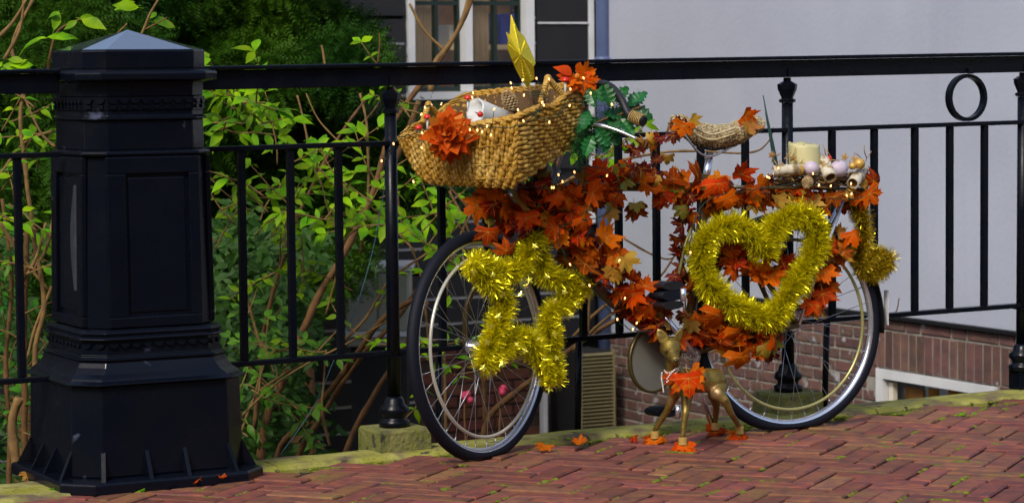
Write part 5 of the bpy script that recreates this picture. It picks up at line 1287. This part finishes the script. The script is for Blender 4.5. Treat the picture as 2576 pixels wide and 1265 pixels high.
for (x, y, Z) in ((1208, 288, 7.68),):
    q = MB(); q.ball(at(x, y, Z), .009, 8, 6); tag(q.build('red_berry', 'red_gloss'), 'small red berry against the white candle in the basket', 'berry')
def pinecone(base, tip, r, label):
    e = empty('pine_cone', base, label, 'pine cone'); ax = tip - base; L_ = ax.length; ax.normalize(); e1 = ax.orthogonal().normalized(); e2 = ax.cross(e1)
    q = MB(); q.lathe(base, [(r * .3, 0), (r * .75, L_ * .2), (r * .7, L_ * .6), (r * .2, L_)], 10, ax); q.build('cone_core', 'twig', e)
    sc = MB()
    for k in range(90):
        f = (k + .5) / 90; a = k * 2.39996; rr = r * (math.sin(math.pi * (f * .82 + .1)) ** .7); d = e1 * math.cos(a) + e2 * math.sin(a); sd = ax.cross(d); p = base + ax * L_ * f
        w = r * .26; p0 = p + d * rr * .5; p1 = p + d * rr * 1.08 + ax * .006
        sc.hexa([p0 - sd * w * .5, p1 - sd * w, p1 + sd * w, p0 + sd * w * .5, p0 - sd * w * .5 + ax * .003, p1 - sd * w * .8 + ax * .004, p1 + sd * w * .8 + ax * .004, p0 + sd * w * .5 + ax * .003])
    sc.build('cone_scales', 'cone', e); return e
pinecone(at(1300, 284, 7.76), at(1272, 236, 7.76), .021, 'brown pine cone with pale scale tips standing up in the basket')
# paper star ornament (folded gold card)
so = empty('gold_star_ornament', at(1325, 220, 7.82), 'folded gold card star standing upright in the basket above the rail', 'star ornament')
ctr = (1305, 142); Zs = 7.80
tips = [(1286, 38), (1318, 92), (1347, 159), (1344, 199), (1328, 222), (1297, 172), (1276, 118), (1274, 82)]
vals = [(1303, 78), (1330, 118), (1342, 168), (1335, 205), (1312, 200), (1288, 150), (1279, 100), (1283, 90)]
pts_ = []
for i in range(8): pts_ += [at(*tips[i], Zs + .01), at(*vals[i], Zs - .004 if i % 2 else Zs)]
ring_f = pts_
def facet(name, tri, th=.0012):
    q = MB(); v = [Vector(p) for p in tri]; nn = (v[1] - v[0]).cross(v[2] - v[0]); nn = nn.normalized() if nn.length > 1e-9 else Vector((0, -1, 0)); n_ = len(v)
    q.loft([[p + nn * th for p in v], [p - nn * th for p in v]]); return q.build(name, 'gold_card', so)
cf, cbk = at(ctr[0] + 4, ctr[1] - 4, Zs - .045), at(ctr[0], ctr[1], Zs + .05)
for i in range(16):
    a, c = pts_[i], pts_[(i + 1) % 16]; facet('card_facet', (a, c, cf)); facet('card_facet', (c, a, cbk))
q = MB()
for i in range(8):
    for k in range(1, 9):
        a, c = cf.lerp(pts_[2 * i], k / 9.5), cf.lerp(pts_[(2 * i + 1) % 16], k / 9.5); q.tube([a.lerp(c, .12) + Vector((0, -.002, 0)), a.lerp(c, .55) + Vector((0, -.002, 0))], .0016, 4)
q.build('embossed_ridges', 'gold_ridge', so)
q = MB(); q.tube([at(1328, 222, 7.81), at(1345, 262, 7.80)], .003, 6); q.build('stick', 'twig', so)
# big fabric dahlia on the front of the basket
PET = {m: [leaf_mesh('petal', m, 1, .62, dr, .18, 200 + i) for i, dr in enumerate((.2, .5, -.35))] for m in ('petal_orange', 'petal_yellow')}
def dahlia(name, c, face, rad, label, rings_=((1.0, 19, .0), (.9, 18, .3), (.78, 17, .6), (.62, 15, 1.0), (.46, 12, 1.6), (.3, 8, 2.6)), yel=.1):
    e = empty(name, c, label, 'flower'); face = face.normalized(); e1 = face.orthogonal().normalized(); e2 = face.cross(e1)
    for (rr, n, lift) in rings_:
        for k in range(n):
            a = 2 * math.pi * (k + rnd.random() * .6) / n + rr * 3; d = e1 * math.cos(a) + e2 * math.sin(a)
            pd = (d + face * lift * .6 + rv(.16)).normalized(); nr = face - pd * face.dot(pd) + rv(.25)
            m = 'petal_yellow' if rnd.random() < yel else 'petal_orange'
            inst('petal', rnd.choice(PET[m]), e, aim(c + face * (.010 * lift), nr, pd, rad * rr * rnd.uniform(.85, 1.12)))
    q = MB(); q.ball(c + face * .006, rad * .16, 10, 8); q.build('flower_heart', 'petal_orange', e); return e
fc = at(1130, 338, 7.68); dahlia('dahlia_flower', fc, C0 - fc + Vector((-1.0, 0, 1.0)), .084, 'large orange fabric dahlia pinned to the front of the wicker basket', yel=.12)
fl_ = empty('orange_flower', at(1450, 190, 7.80), 'orange silk flower with ragged petals on the high back corner of the basket', 'flower')
for (x, y, dx, dy, sz) in ((1440, 190, -40, -22, .065), (1440, 195, -40, 8, .055), (1450, 185, 5, -15, .05), (1465, 190, 32, -14, .055), (1455, 195, 10, 30, .06), (1470, 198, 25, 28, .06), (1448, 190, 30, 5, .05), (1440, 195, -5, 28, .05)):
    p = at(x, y, 7.78); d = at(x + dx, y + dy, 7.78 + rnd.uniform(-.03, .02)) - p; inst('petal', PET['petal_orange'][rnd.randrange(3)] if rnd.random() < .6 else MAPLE['maple_orange'][rnd.randrange(5)], fl_, aim(p, Vector((0, -1, .5)) + rv(.6), d, sz * .9))
q = MB(); q.ball(at(1452, 192, 7.76), .009, 8, 6); q.build('flower_heart', 'petal_yellow', fl_)
# red mushrooms / berries on picks along the rim
for (x, y, Z, lab) in ((1177, 250, 7.9, 'behind the dahlia'), (1075, 298, 7.86, 'by the left basket handle'), (1422, 205, 7.76, 'by the right basket handle'), (1053, 325, 7.82, 'at the left end of the basket rim')):
    c = at(x, y, Z); e = empty('toadstool_pick', c, 'tiny red toadstool pick with a white stalk ' + lab, 'toadstool pick', 'red toadstool picks')
    q = MB(); q.lathe(c, [(.012, 0), (.0125, .003), (.009, .010), (.003, .013)], 12); q.build('cap', 'red_gloss', e)
    q = MB(); q.tube([c + Vector((0, 0, -.04)), c], .0035, 6); q.build('stalk', 'white_wax', e)

# ================================================================ HOLLY AND FIR SPRAY
def holly_mesh(name, seed):
    r = random.Random(seed); n = 5; half = []
    for i in range(n * 2 + 1):
        y = i / (n * 2); w = .30 * math.sin(math.pi * (y * .9 + .05)); half.append((w * (1.25 if i % 2 else .85), y + (.03 if i % 2 else 0)))
    v = [(0, y, -.15 * y * y) for _, y in half] + [(w, y, .10 - .15 * y * y) for w, y in half] + [(-w, y, .10 - .15 * y * y) for w, y in half]; k = len(half); f = []
    for i in range(k - 1): f += [(i, k + i, k + i + 1, i + 1), (i, i + 1, 2 * k + i + 1, 2 * k + i)]
    q = MB(); q.add(v, f, False); return q.mesh(name, 'holly')
HOL = [holly_mesh('holly_leaf', k) for k in range(3)]
hol = empty('holly_spray', at(1530, 300, 7.75), 'green artificial holly and fir spray tied to the handlebar right of the basket', 'holly spray')
hz = 7.74
q = MB(); q.tube(spline([at(1470, 330, 7.80), at(1520, 300, hz), at(1570, 285, hz), at(1610, 270, 7.70)], 4), .004, 6); q.build('stem', 'twig', hol)
for (x, y, dx, dy, s_) in ((1580, 275, 40, 5, .060), (1580, 270, 25, -38, .055), (1560, 262, 5, -40, .045), (1575, 285, 35, 28, .05), (1560, 300, 20, 30, .05), (1540, 290, 10, 40, .05), (1535, 270, -10, -42, .055), (1515, 260, -5, -45, .05), (1500, 270, -18, -25, .05), (1500, 300, -20, 20, .05), (1515, 320, -10, 36, .05), (1535, 315, 5, 36, .05), (1490, 340, -10, 26, .05), (1545, 255, 20, -30, .045), (1520, 290, 25, 5, .05), (1500, 320, 20, 30, .05), (1480, 280, -10, 30, .05), (1550, 280, 30, 0, .045), (1590, 262, 22, -16, .045), (1525, 340, 5, 20, .04)):
    p = at(x, y, hz + rnd.uniform(-.03, .05)); d = at(x + dx, y + dy, hz + rnd.uniform(-.04, .03)) - p; inst('holly_leaf', rnd.choice(HOL), hol, aim(p, Vector((rnd.uniform(-.6, .6), -1, rnd.uniform(0, .9))), d, s_ * 1.35))
nd = MB()
for k in range(3600):
    t_ = rnd.random(); c = at(1445 + 130 * t_ + rnd.gauss(0, 12), 375 - 95 * t_ + rnd.gauss(0, 22), hz + .04 + rnd.gauss(0, .02)); d = (rv(1) + Vector((0, 0, -.3))).normalized() * rnd.uniform(.014, .03); w = d.orthogonal().normalized() * .0009
    nd.add([c - w, c + w, c + d], [(0, 1, 2)])
o = nd.build('fir_needles', 'holly', hol); o['kind'] = 'stuff'
# brown glass ball hanging under the basket
q = MB(); gb = bpx(1362, 432, .05); q.ball(gb, .034, 18, 12); tag(q.build('glass_bauble', 'disc_rim'), 'dark brown glass bauble hanging under the basket corner', 'bauble')

# ================================================================ TRAY ON THE REAR RACK
ty = 470
def rk_(x, y, t=0.0): return bpx(x, y, t)
wr = empty('advent_wreath', rk_(2050, 462, 0), 'dark twig wreath ring lying on the rear rack with birch rolls and shells', 'wreath')
wc = rk_(2050, 462, 0); q = MB()
for k in range(9):
    P_ = []
    for j in range(41):
        a = 2 * math.pi * j / 40; rr = .135 + .012 * math.sin(a * 5 + k); P_.append(wc + ub * (rr * math.cos(a)) * 1.05 + tb * (rr * .62 * math.sin(a)) + Vector((0, 0, .010 * math.sin(a * 3 + k * 1.7) + .003 * k)))
    q.tube(P_, .0032, 5)
q.build('twig_ring', 'twig', wr)
q = MB(); q.lathe(wc + Vector((0, 0, -.008)), [(.12, 0), (.13, .008), (.12, .014)], 28, (0, 0, 1)); 
tilted_candle('candle', 'candle_wax', rk_(2026, 440, .03), rk_(2022, 362, .03), .0515, 'cream pillar candle with a sunken top standing on the rear rack wreath', .008)
def birch_roll(x0, y0, x1, y1, r, t0, t1, label):
    a, c = rk_(x0, y0, t0), rk_(x1, y1, t1); ax = (c - a); L_ = ax.length; q = MB(); q.lathe(a, [(r * .72, .004), (r * .75, 0), (r, .0), (r * 1.02, L_ * .3), (r * .98, L_ * .7), (r, L_), (r * .75, L_), (r * .72, L_ - .012)], 16, ax, caps=False)
    o = tag(q.build('birch_roll', 'birch'), label, 'birch roll', 'birch bark rolls on the rear rack'); q = MB(); q.lathe(a, [(r * .70, .013), (r * .70, L_ - .013)], 12, ax); q.build('birch_core', 'birch_end', o); return o
birch_roll(1945, 430, 2010, 425, .017, .07, .10, 'birch bark roll lying flat at the left end of the wreath')
birch_roll(2070, 405, 2090, 448, .022, .05, .12, 'upright birch bark roll between the two lilac shells')
birch_roll(2170, 430, 2145, 462, .021, .04, .10, 'birch bark roll at the right end of the wreath showing its hollow end')
for (x, y, r, m, lab) in ((2040, 424, .026, 'bauble_lilac', 'lilac grey ball left of the upright birch roll'), (2110, 425, .030, 'bauble_lilac', 'lilac grey ball right of the upright birch roll'), (2162, 412, .019, 'bauble_gold', 'small amber ball at the back right of the wreath'), (2010, 428, .019, 'bauble_gold', 'dull gold nut between the left birch roll and the lilac ball'), (2145, 418, .013, 'bauble_gold', 'tiny amber ball beside the larger amber one')):
    q = MB(); q.ball(rk_(x, y, .09), r, 18, 12, (1, 1, .92)); tag(q.build('ball', m), lab, 'ball', 'balls on the rear rack wreath')
q = MB(); q.ball(rk_(2085, 400, .05), .011, 10, 8); tag(q.build('red_berry', 'red_gloss'), 'bright red berry behind the upright birch roll', 'berry')
pinecone(rk_(2035, 440, .12), rk_(2030, 468, .13), .017, 'small pine cone hanging from the front of the rack wreath')
wsm = star_mesh('wooden_star', 'wood_star', 5, 1, .5, .16)
for (x, y, lab) in ((1942, 390, 'wooden star on a twig left of the cream candle'), (2048, 398, 'wooden star at the foot of the cream candle'), (1995, 398, 'wooden star left of the candle foot'), (2125, 395, 'wooden star behind the right lilac ball'), (2150, 400, 'wooden star at the back right of the wreath')):
    p = rk_(x, y, .06); o = inst('wooden_star', wsm, None, aim(p, C0 - p + rv(2.5), rv(.4) + Vector((0, 0, 1)), .015)); tag(o, lab, 'wooden star', 'wooden stars on the rear rack wreath')
tw = MB()
for k in range(60):
    p = rk_(rnd.uniform(1935, 2180), rnd.uniform(395, 465), rnd.uniform(.0, .10)); d = (rv(1) + Vector((0, 0, .5))).normalized() * rnd.uniform(.02, .045); tw.tube([p, p + d * .5 + rv(.004), p + d], .0016, 4)
o = tw.build('dry_twiglets', 'wood_star', wr); o['kind'] = 'stuff'

# ================================================================ FAWN FIGURE
def gr(x, y): return on_ground(x, y)
h1_, h2_, h3_, h4_ = gr(1648, 1116), gr(1718, 1132), gr(1860, 1104), gr(1800, 1094)
Zb = 7.97
fawn = empty('deer_figure', (h1_ + h2_ + h3_ + h4_) / 4, 'small gold painted fawn figure standing under the bicycle with a leaf collar', 'deer figure')
def fz(x, y, Z=Zb): return at(x, y, Z)
SK = [  # name, point, radius, parent index
    (fz(1760, 957, 8.0), .045, -1),   # 0 belly
    (fz(1716, 957, 7.97), .044, 0),   # 1 chest
    (fz(1704, 950, 7.93), .036, 1),   # 2 lower neck
    (fz(1693, 920, 7.91), .026, 2),   # 3 neck
    (fz(1690, 893, 7.90), .025, 3),   # 4 upper neck
    (fz(1686, 874, 7.885), .038, 4),  # 5 skull
    (fz(1692, 890, 7.855), .0265, 5),  # 6 face
    (fz(1699, 905, 7.825), .0165, 6),   # 7 muzzle
    (fz(1797, 956, 8.03), .045, 0),   # 8 loin
    (fz(1812, 965, 8.05), .030, 8),   # 9 rump
    (fz(1817, 952, 8.07), .010, 9),   # 10 tail
    (fz(1697, 990, 7.97), .020, 2),   # 11 far front shoulder
    (fz(1680, 1030, 8.00), .0125, 11), # 12 knee
    (h1_ + Vector((0, 0, .045)), .0085, 12), (h1_ + Vector((0, 0, .012)), .0110, 13),
    (fz(1728, 995, 7.93), .021, 1),   # 15 near front shoulder
    (fz(1724, 1040, 7.90), .012, 15), (h2_ + Vector((0, 0, .045)), .0085, 16), (h2_ + Vector((0, 0, .012)), .0095, 17),
    (fz(1806, 990, 7.99), .026, 9),   # 19 near thigh
    (fz(1822, 1005, 7.98), .016, 19), (fz(1840, 1040, 8.00), .0105, 20), (h3_ + Vector((0, 0, .04)), .0085, 21), (h3_ + Vector((0, 0, .012)), .0095, 22),
    (fz(1797, 992, 8.07), .024, 9),   # 24 far thigh
    (fz(1802, 1020, 8.10), .013, 24), (h4_ + Vector((0, 0, .045)), .0085, 25), (h4_ + Vector((0, 0, .012)), .0095, 26),
]
qb = MB()      # one closed skin: tapered limbs fused by a voxel remesh
for i, (p, r_, k) in enumerate(SK):
    f_ = 0.95 if i >= 11 else 0.86
    qb.ball(p, r_ * f_, 16, 12)
    if k >= 0:
        f2 = 0.95 if k >= 11 else 0.86; a_ = SK[k][0]; ra, rb = min(SK[k][1] * f2, r_ * f_ * 1.7), r_ * f_
        qb.tube([a_.lerp(p, j / 6) for j in range(7)], [ra + (rb - ra) * (j / 6) for j in range(7)], 16)
body = qb.build('body', 'bronze_gold', fawn)
rm = body.modifiers.new('fuse', 'REMESH'); rm.mode = 'VOXEL'; rm.voxel_size = 0.0032; rm.use_smooth_shade = True
smo = body.modifiers.new('smooth', 'SMOOTH'); smo.factor = 0.6; smo.iterations = 7
def ear(c, d, out, L_, W_):
    q = MB(); n = 8; d = d.normalized(); sd = d.cross(out).normalized(); A_, B_ = [], []
    rings = []
    for i in range(n + 1):
        f = i / n; w = W_ * 1.9 * (max(1e-3, 1 - f) ** .62) * ((f + .08) ** .42); p = c + d * L_ * f
        ring = []
        for k in range(10):
            a = 2 * math.pi * k / 10; y = math.sin(a); ring.append(p + sd * (w * math.cos(a)) + out * (.0035 * y + (.30 * abs(math.cos(a)) ** 2 * w)))
        rings.append(ring)
    q.loft(rings, True, True, True); return q.build('ear', 'bronze_gold', fawn)
ear(fz(1678, 866, 7.885), fz(1651, 822, 7.89) - fz(1678, 866, 7.885), Vector((0, -1, .1)), .056, .0165)
ear(fz(1697, 862, 7.885), fz(1718, 822, 7.89) - fz(1697, 862, 7.885), Vector((.3, -1, .1)), .052, .0120)
mat('fawn_eye', (0.05, 0.03, 0.01), 0.15)
for (x, y) in ((1674, 884), (1702, 882)):
    p = fz(x, y, 7.838 if x < 1690 else 7.846); q = MB(); q.ball(p, .0050, 10, 8); q.build('eye', 'fawn_eye', fawn)
    q = MB(); q.tube(spline([p + Vector((-.006, -.001, .001)), p + Vector((0, -.004, .006)), p + Vector((.006, -.001, .001))], 3), .0016, 5); q.build('eyelid', 'bronze_gold', fawn)
q = MB(); q.ball(fz(1701, 906, 7.808), .0075, 10, 8, (1.2, .8, .8)); q.build('nose', 'fawn_eye', fawn)
q = MB(); q.tube([fz(1694, 915, 7.812), fz(1700, 917, 7.810), fz(1706, 914, 7.814)], .0012, 5); q.build('mouth', 'fawn_eye', fawn)
# straw cord round each ankle, leaves under the hooves
for hp in (h1_, h2_, h3_, h4_):
    q = MB()
    for k in range(6): q.revolve(hp + Vector((0, 0, .018 + k * .004)), Vector((1, 0, 0)), Vector((.1 * math.sin(k), .1, 1)).normalized(), [(.0125, -.002), (.0142, 0), (.0125, .002), (.009, 0)], 16)
    q.build('ankle_cord', 'cord_tan', fawn)
for hp, lab, n_ in ((h1_, 'orange leaves under the front left hoof of the fawn', 3), (h2_, 'orange leaves under the nearest hoof of the fawn', 4), (h3_, 'orange leaves under the rear hoof of the fawn nearest the rear wheel', 3), (h4_, 'rust leaves by the far rear hoof and the kickstand', 3)):
    e = empty('leaf_mat', hp, lab, 'leaves', 'leaf tufts under the hooves')
    for k in range(n_):
        a = (k / n_) * 6.28 + .4; d = Vector((math.cos(a), math.sin(a) * .8, .05)); inst('maple_leaf', rnd.choice(MAPLE['maple_orange' if rnd.random() < .75 else 'maple_rust']), e, aim(hp + Vector((0, 0, .010 + .002 * k)) + d * .008, Vector((rnd.uniform(-.5, .5), -.75, .8)), d, .037))
# leaf collar and pearl string on the fawn
col_ = empty('leaf_collar', fz(1725, 960, 7.9), 'bright orange silk leaf tied round the neck of the fawn', 'leaf collar')
for (x, y, Z, dx, dy, sz) in ((1730, 942, 7.845, 4, 50, .074), (1738, 938, 7.87, 40, 28, .052), (1712, 945, 7.87, -12, 45, .050), (1690, 945, 7.89, -22, 30, .035), (1742, 940, 7.88, 20, 45, .050)):
    p = fz(x, y, Z); d = fz(x + dx, y + dy, Z) - p; inst('maple_leaf', MAPLE['maple_orange'][rnd.randrange(2)], col_, aim(p, Vector((rnd.uniform(-.2, .3), -1, .35)), d, sz))
pn = empty('pearl_string', fz(1690, 945, 7.86), 'white pearl string with a hanging loop round the neck of the fawn', 'pearl string')
pm = MB().ball((0, 0, 0), .0028, 8, 6).mesh('pearl', 'pearl')
for path in ([(1668, 928), (1680, 938), (1698, 930), (1711, 922)], [(1666, 932), (1664, 950), (1667, 968), (1669, 985)], [(1711, 925), (1698, 940), (1684, 955), (1675, 962)], [(1705, 922), (1690, 937), (1678, 952)]):
    P_ = spline([fz(x, y, 7.855) for x, y in path], 8); acc = 0
    for i in range(1, len(P_)):
        acc += (P_[i] - P_[i - 1]).length
        if acc > .0052: inst('pearl', pm, pn, Matrix.Translation(P_[i])); acc = 0
# loose leaves on the ground
for (x, y, ch, sz, lab) in ((1372, 1118, 'o', .04, 'orange leaf lying on the kerb right of the front wheel'), (1462, 1114, 'r', .035, 'rust leaf lying on the kerb between the wheel and the fawn'), (1600, 1098, 'r', .03, 'rust leaf on the kerb left of the fawn'), (70, 1190, 'g', .03, 'dry yellow leaf on the kerb at the foot of the pillar'), (500, 1205, 'r', .025, 'rust leaf caught on the pillar flange'), (560, 1200, 'r', .02, 'small rust leaf on the right corner of the pillar flange')):
    p = on_ground(x, y, .02); o = inst('fallen_leaf', rnd.choice(MAPLE[MIX[ch]]), None, aim(p, Vector((rnd.uniform(-.4, .4), -.4, 1)), rv(1) * Vector((1, 1, .1)), sz)); tag(o, lab, 'leaf', 'fallen leaves')

# ================================================================ FAIRY LIGHTS
def lights(label, wire, bulbs, plane=None, sagging=True):
    e = empty('fairy_lights', wire[0], label, 'fairy lights'); W_ = []
    for i in range(len(wire)): W_.append(wire[i])
    S_ = [p + Vector((noise.noise(p * 60), noise.noise(p * 60 + Vector((9, 9, 9))) * .5, noise.noise(p * 55 + Vector((3, 1, 7))))) * .010 for p in spline(W_, 8)]
    q = MB(); q.tube(S_, .0017, 5); q.build('wire', 'green_wire', e)
    for p in bulbs:
        j = min(range(len(S_)), key=lambda i: (S_[i] - p).length); q = MB(); q.tube([S_[j], S_[j].lerp(p, .6) + Vector((0, 0, -.002)), p + Vector((0, 0, .002))], .0009, 4); q.build('lead', 'green_wire', e)
        inst('bulb', bulbm, e, Matrix.Translation(p) @ Matrix.Rotation(rnd.uniform(-.5, .5), 4, 'Y'))
bulbm = MB().ball((0, 0, 0), .0027, 8, 6, (1, 1, 1.7)).mesh('bulb', 'bulb_glow')
F1 = [(1060, 268, 7.88), (1050, 300, 7.85), (1004, 345, 7.82), (1060, 330, 7.78), (1120, 325, 7.72), (1180, 322, 7.66), (1240, 318, 7.60), (1290, 318, 7.57), (1330, 300, 7.56), (1360, 270, 7.62), (1372, 235, 7.66), (1350, 300, 7.57), (1400, 290, 7.62), (1440, 255, 7.68), (1475, 262, 7.72)]
lights('warm fairy light string draped over the rim of the wicker basket', [at(*p) for p in F1], [at(x, y, Z) for x, y, Z in ((1060, 288, 7.83), (1058, 347, 7.76), (1061, 372, 7.74), (1069, 271, 7.84), (1062, 335, 7.76), (1086, 265, 7.9), (1110, 262, 7.9), (1190, 234, 7.9), (1188, 246, 7.9), (1285, 209, 7.86), (1287, 222, 7.86), (1315, 202, 7.75), (1350, 198, 7.76), (1318, 240, 7.74), (1381, 200, 7.70), (1243, 275, 7.60), (1303, 277, 7.57), (1364, 258, 7.6), (1368, 265, 7.6), (1317, 305, 7.56), (1382, 308, 7.58), (1433, 266, 7.66), (1435, 225, 7.7), (1468, 197, 7.72), (1486, 235, 7.72), (1235, 340, 7.60), (1182, 327, 7.64), (1201, 328, 7.63), (1213, 332, 7.62), (1225, 318, 7.6), (1539, 263, 7.68))])
lights('warm fairy light string trailing from the basket to the railing post', [at(1002, 350, 7.80), at(990, 358, 7.84), at(975, 395, 7.90), at(962, 404, 7.92)], [at(990, 362, 7.82), at(960, 405, 7.90)])
lights('warm fairy light string on the garland under the basket and down the tube', [bpx(x, y, .10) for x, y in ((1040, 460), (1160, 475), (1280, 470), (1390, 470), (1410, 440), (1500, 420), (1560, 460), (1520, 540), (1430, 560), (1400, 600), (1435, 665), (1480, 715), (1550, 800), (1590, 830), (1640, 830))],
    [bpx(x, y, .12) for x, y in ((1040, 457), (1388, 472), (1393, 472), (1405, 440), (1415, 457), (1445, 433), (1467, 370), (1527, 442), (1434, 665), (1483, 718), (1553, 803), (1572, 750), (1592, 828), (1602, 812), (1558, 655))])
lights('warm fairy light string round the rack wreath and seat tube', [bpx(x, y, .12) for x, y in ((1737, 635), (1745, 560), (1790, 500), (1860, 480), (1950, 470), (2010, 460), (2060, 465), (2120, 480), (2170, 490), (2150, 500), (2080, 500))],
    [bpx(x, y, .14) for x, y in ((1737, 635), (1958, 423), (1930, 445), (1935, 447), (2045, 437), (2060, 466), (2090, 468), (2141, 462), (2130, 492), (2142, 488))][:10])
q = MB(); q.tube(spline([at(962, 404, 7.95), at(968, 460, 8.05), at(940, 620, 8.05), at(900, 760, 8.0), at(850, 880, 7.98), at(790, 1020, 7.96), at(700, 1150, 7.9)], 8), .0013, 5)
mat('cable_teal', (0.02, 0.10, 0.14), 0.5); tag(q.build('cable', 'cable_teal'), 'thin teal cable hanging from the fairy lights down behind the railing', 'cable')
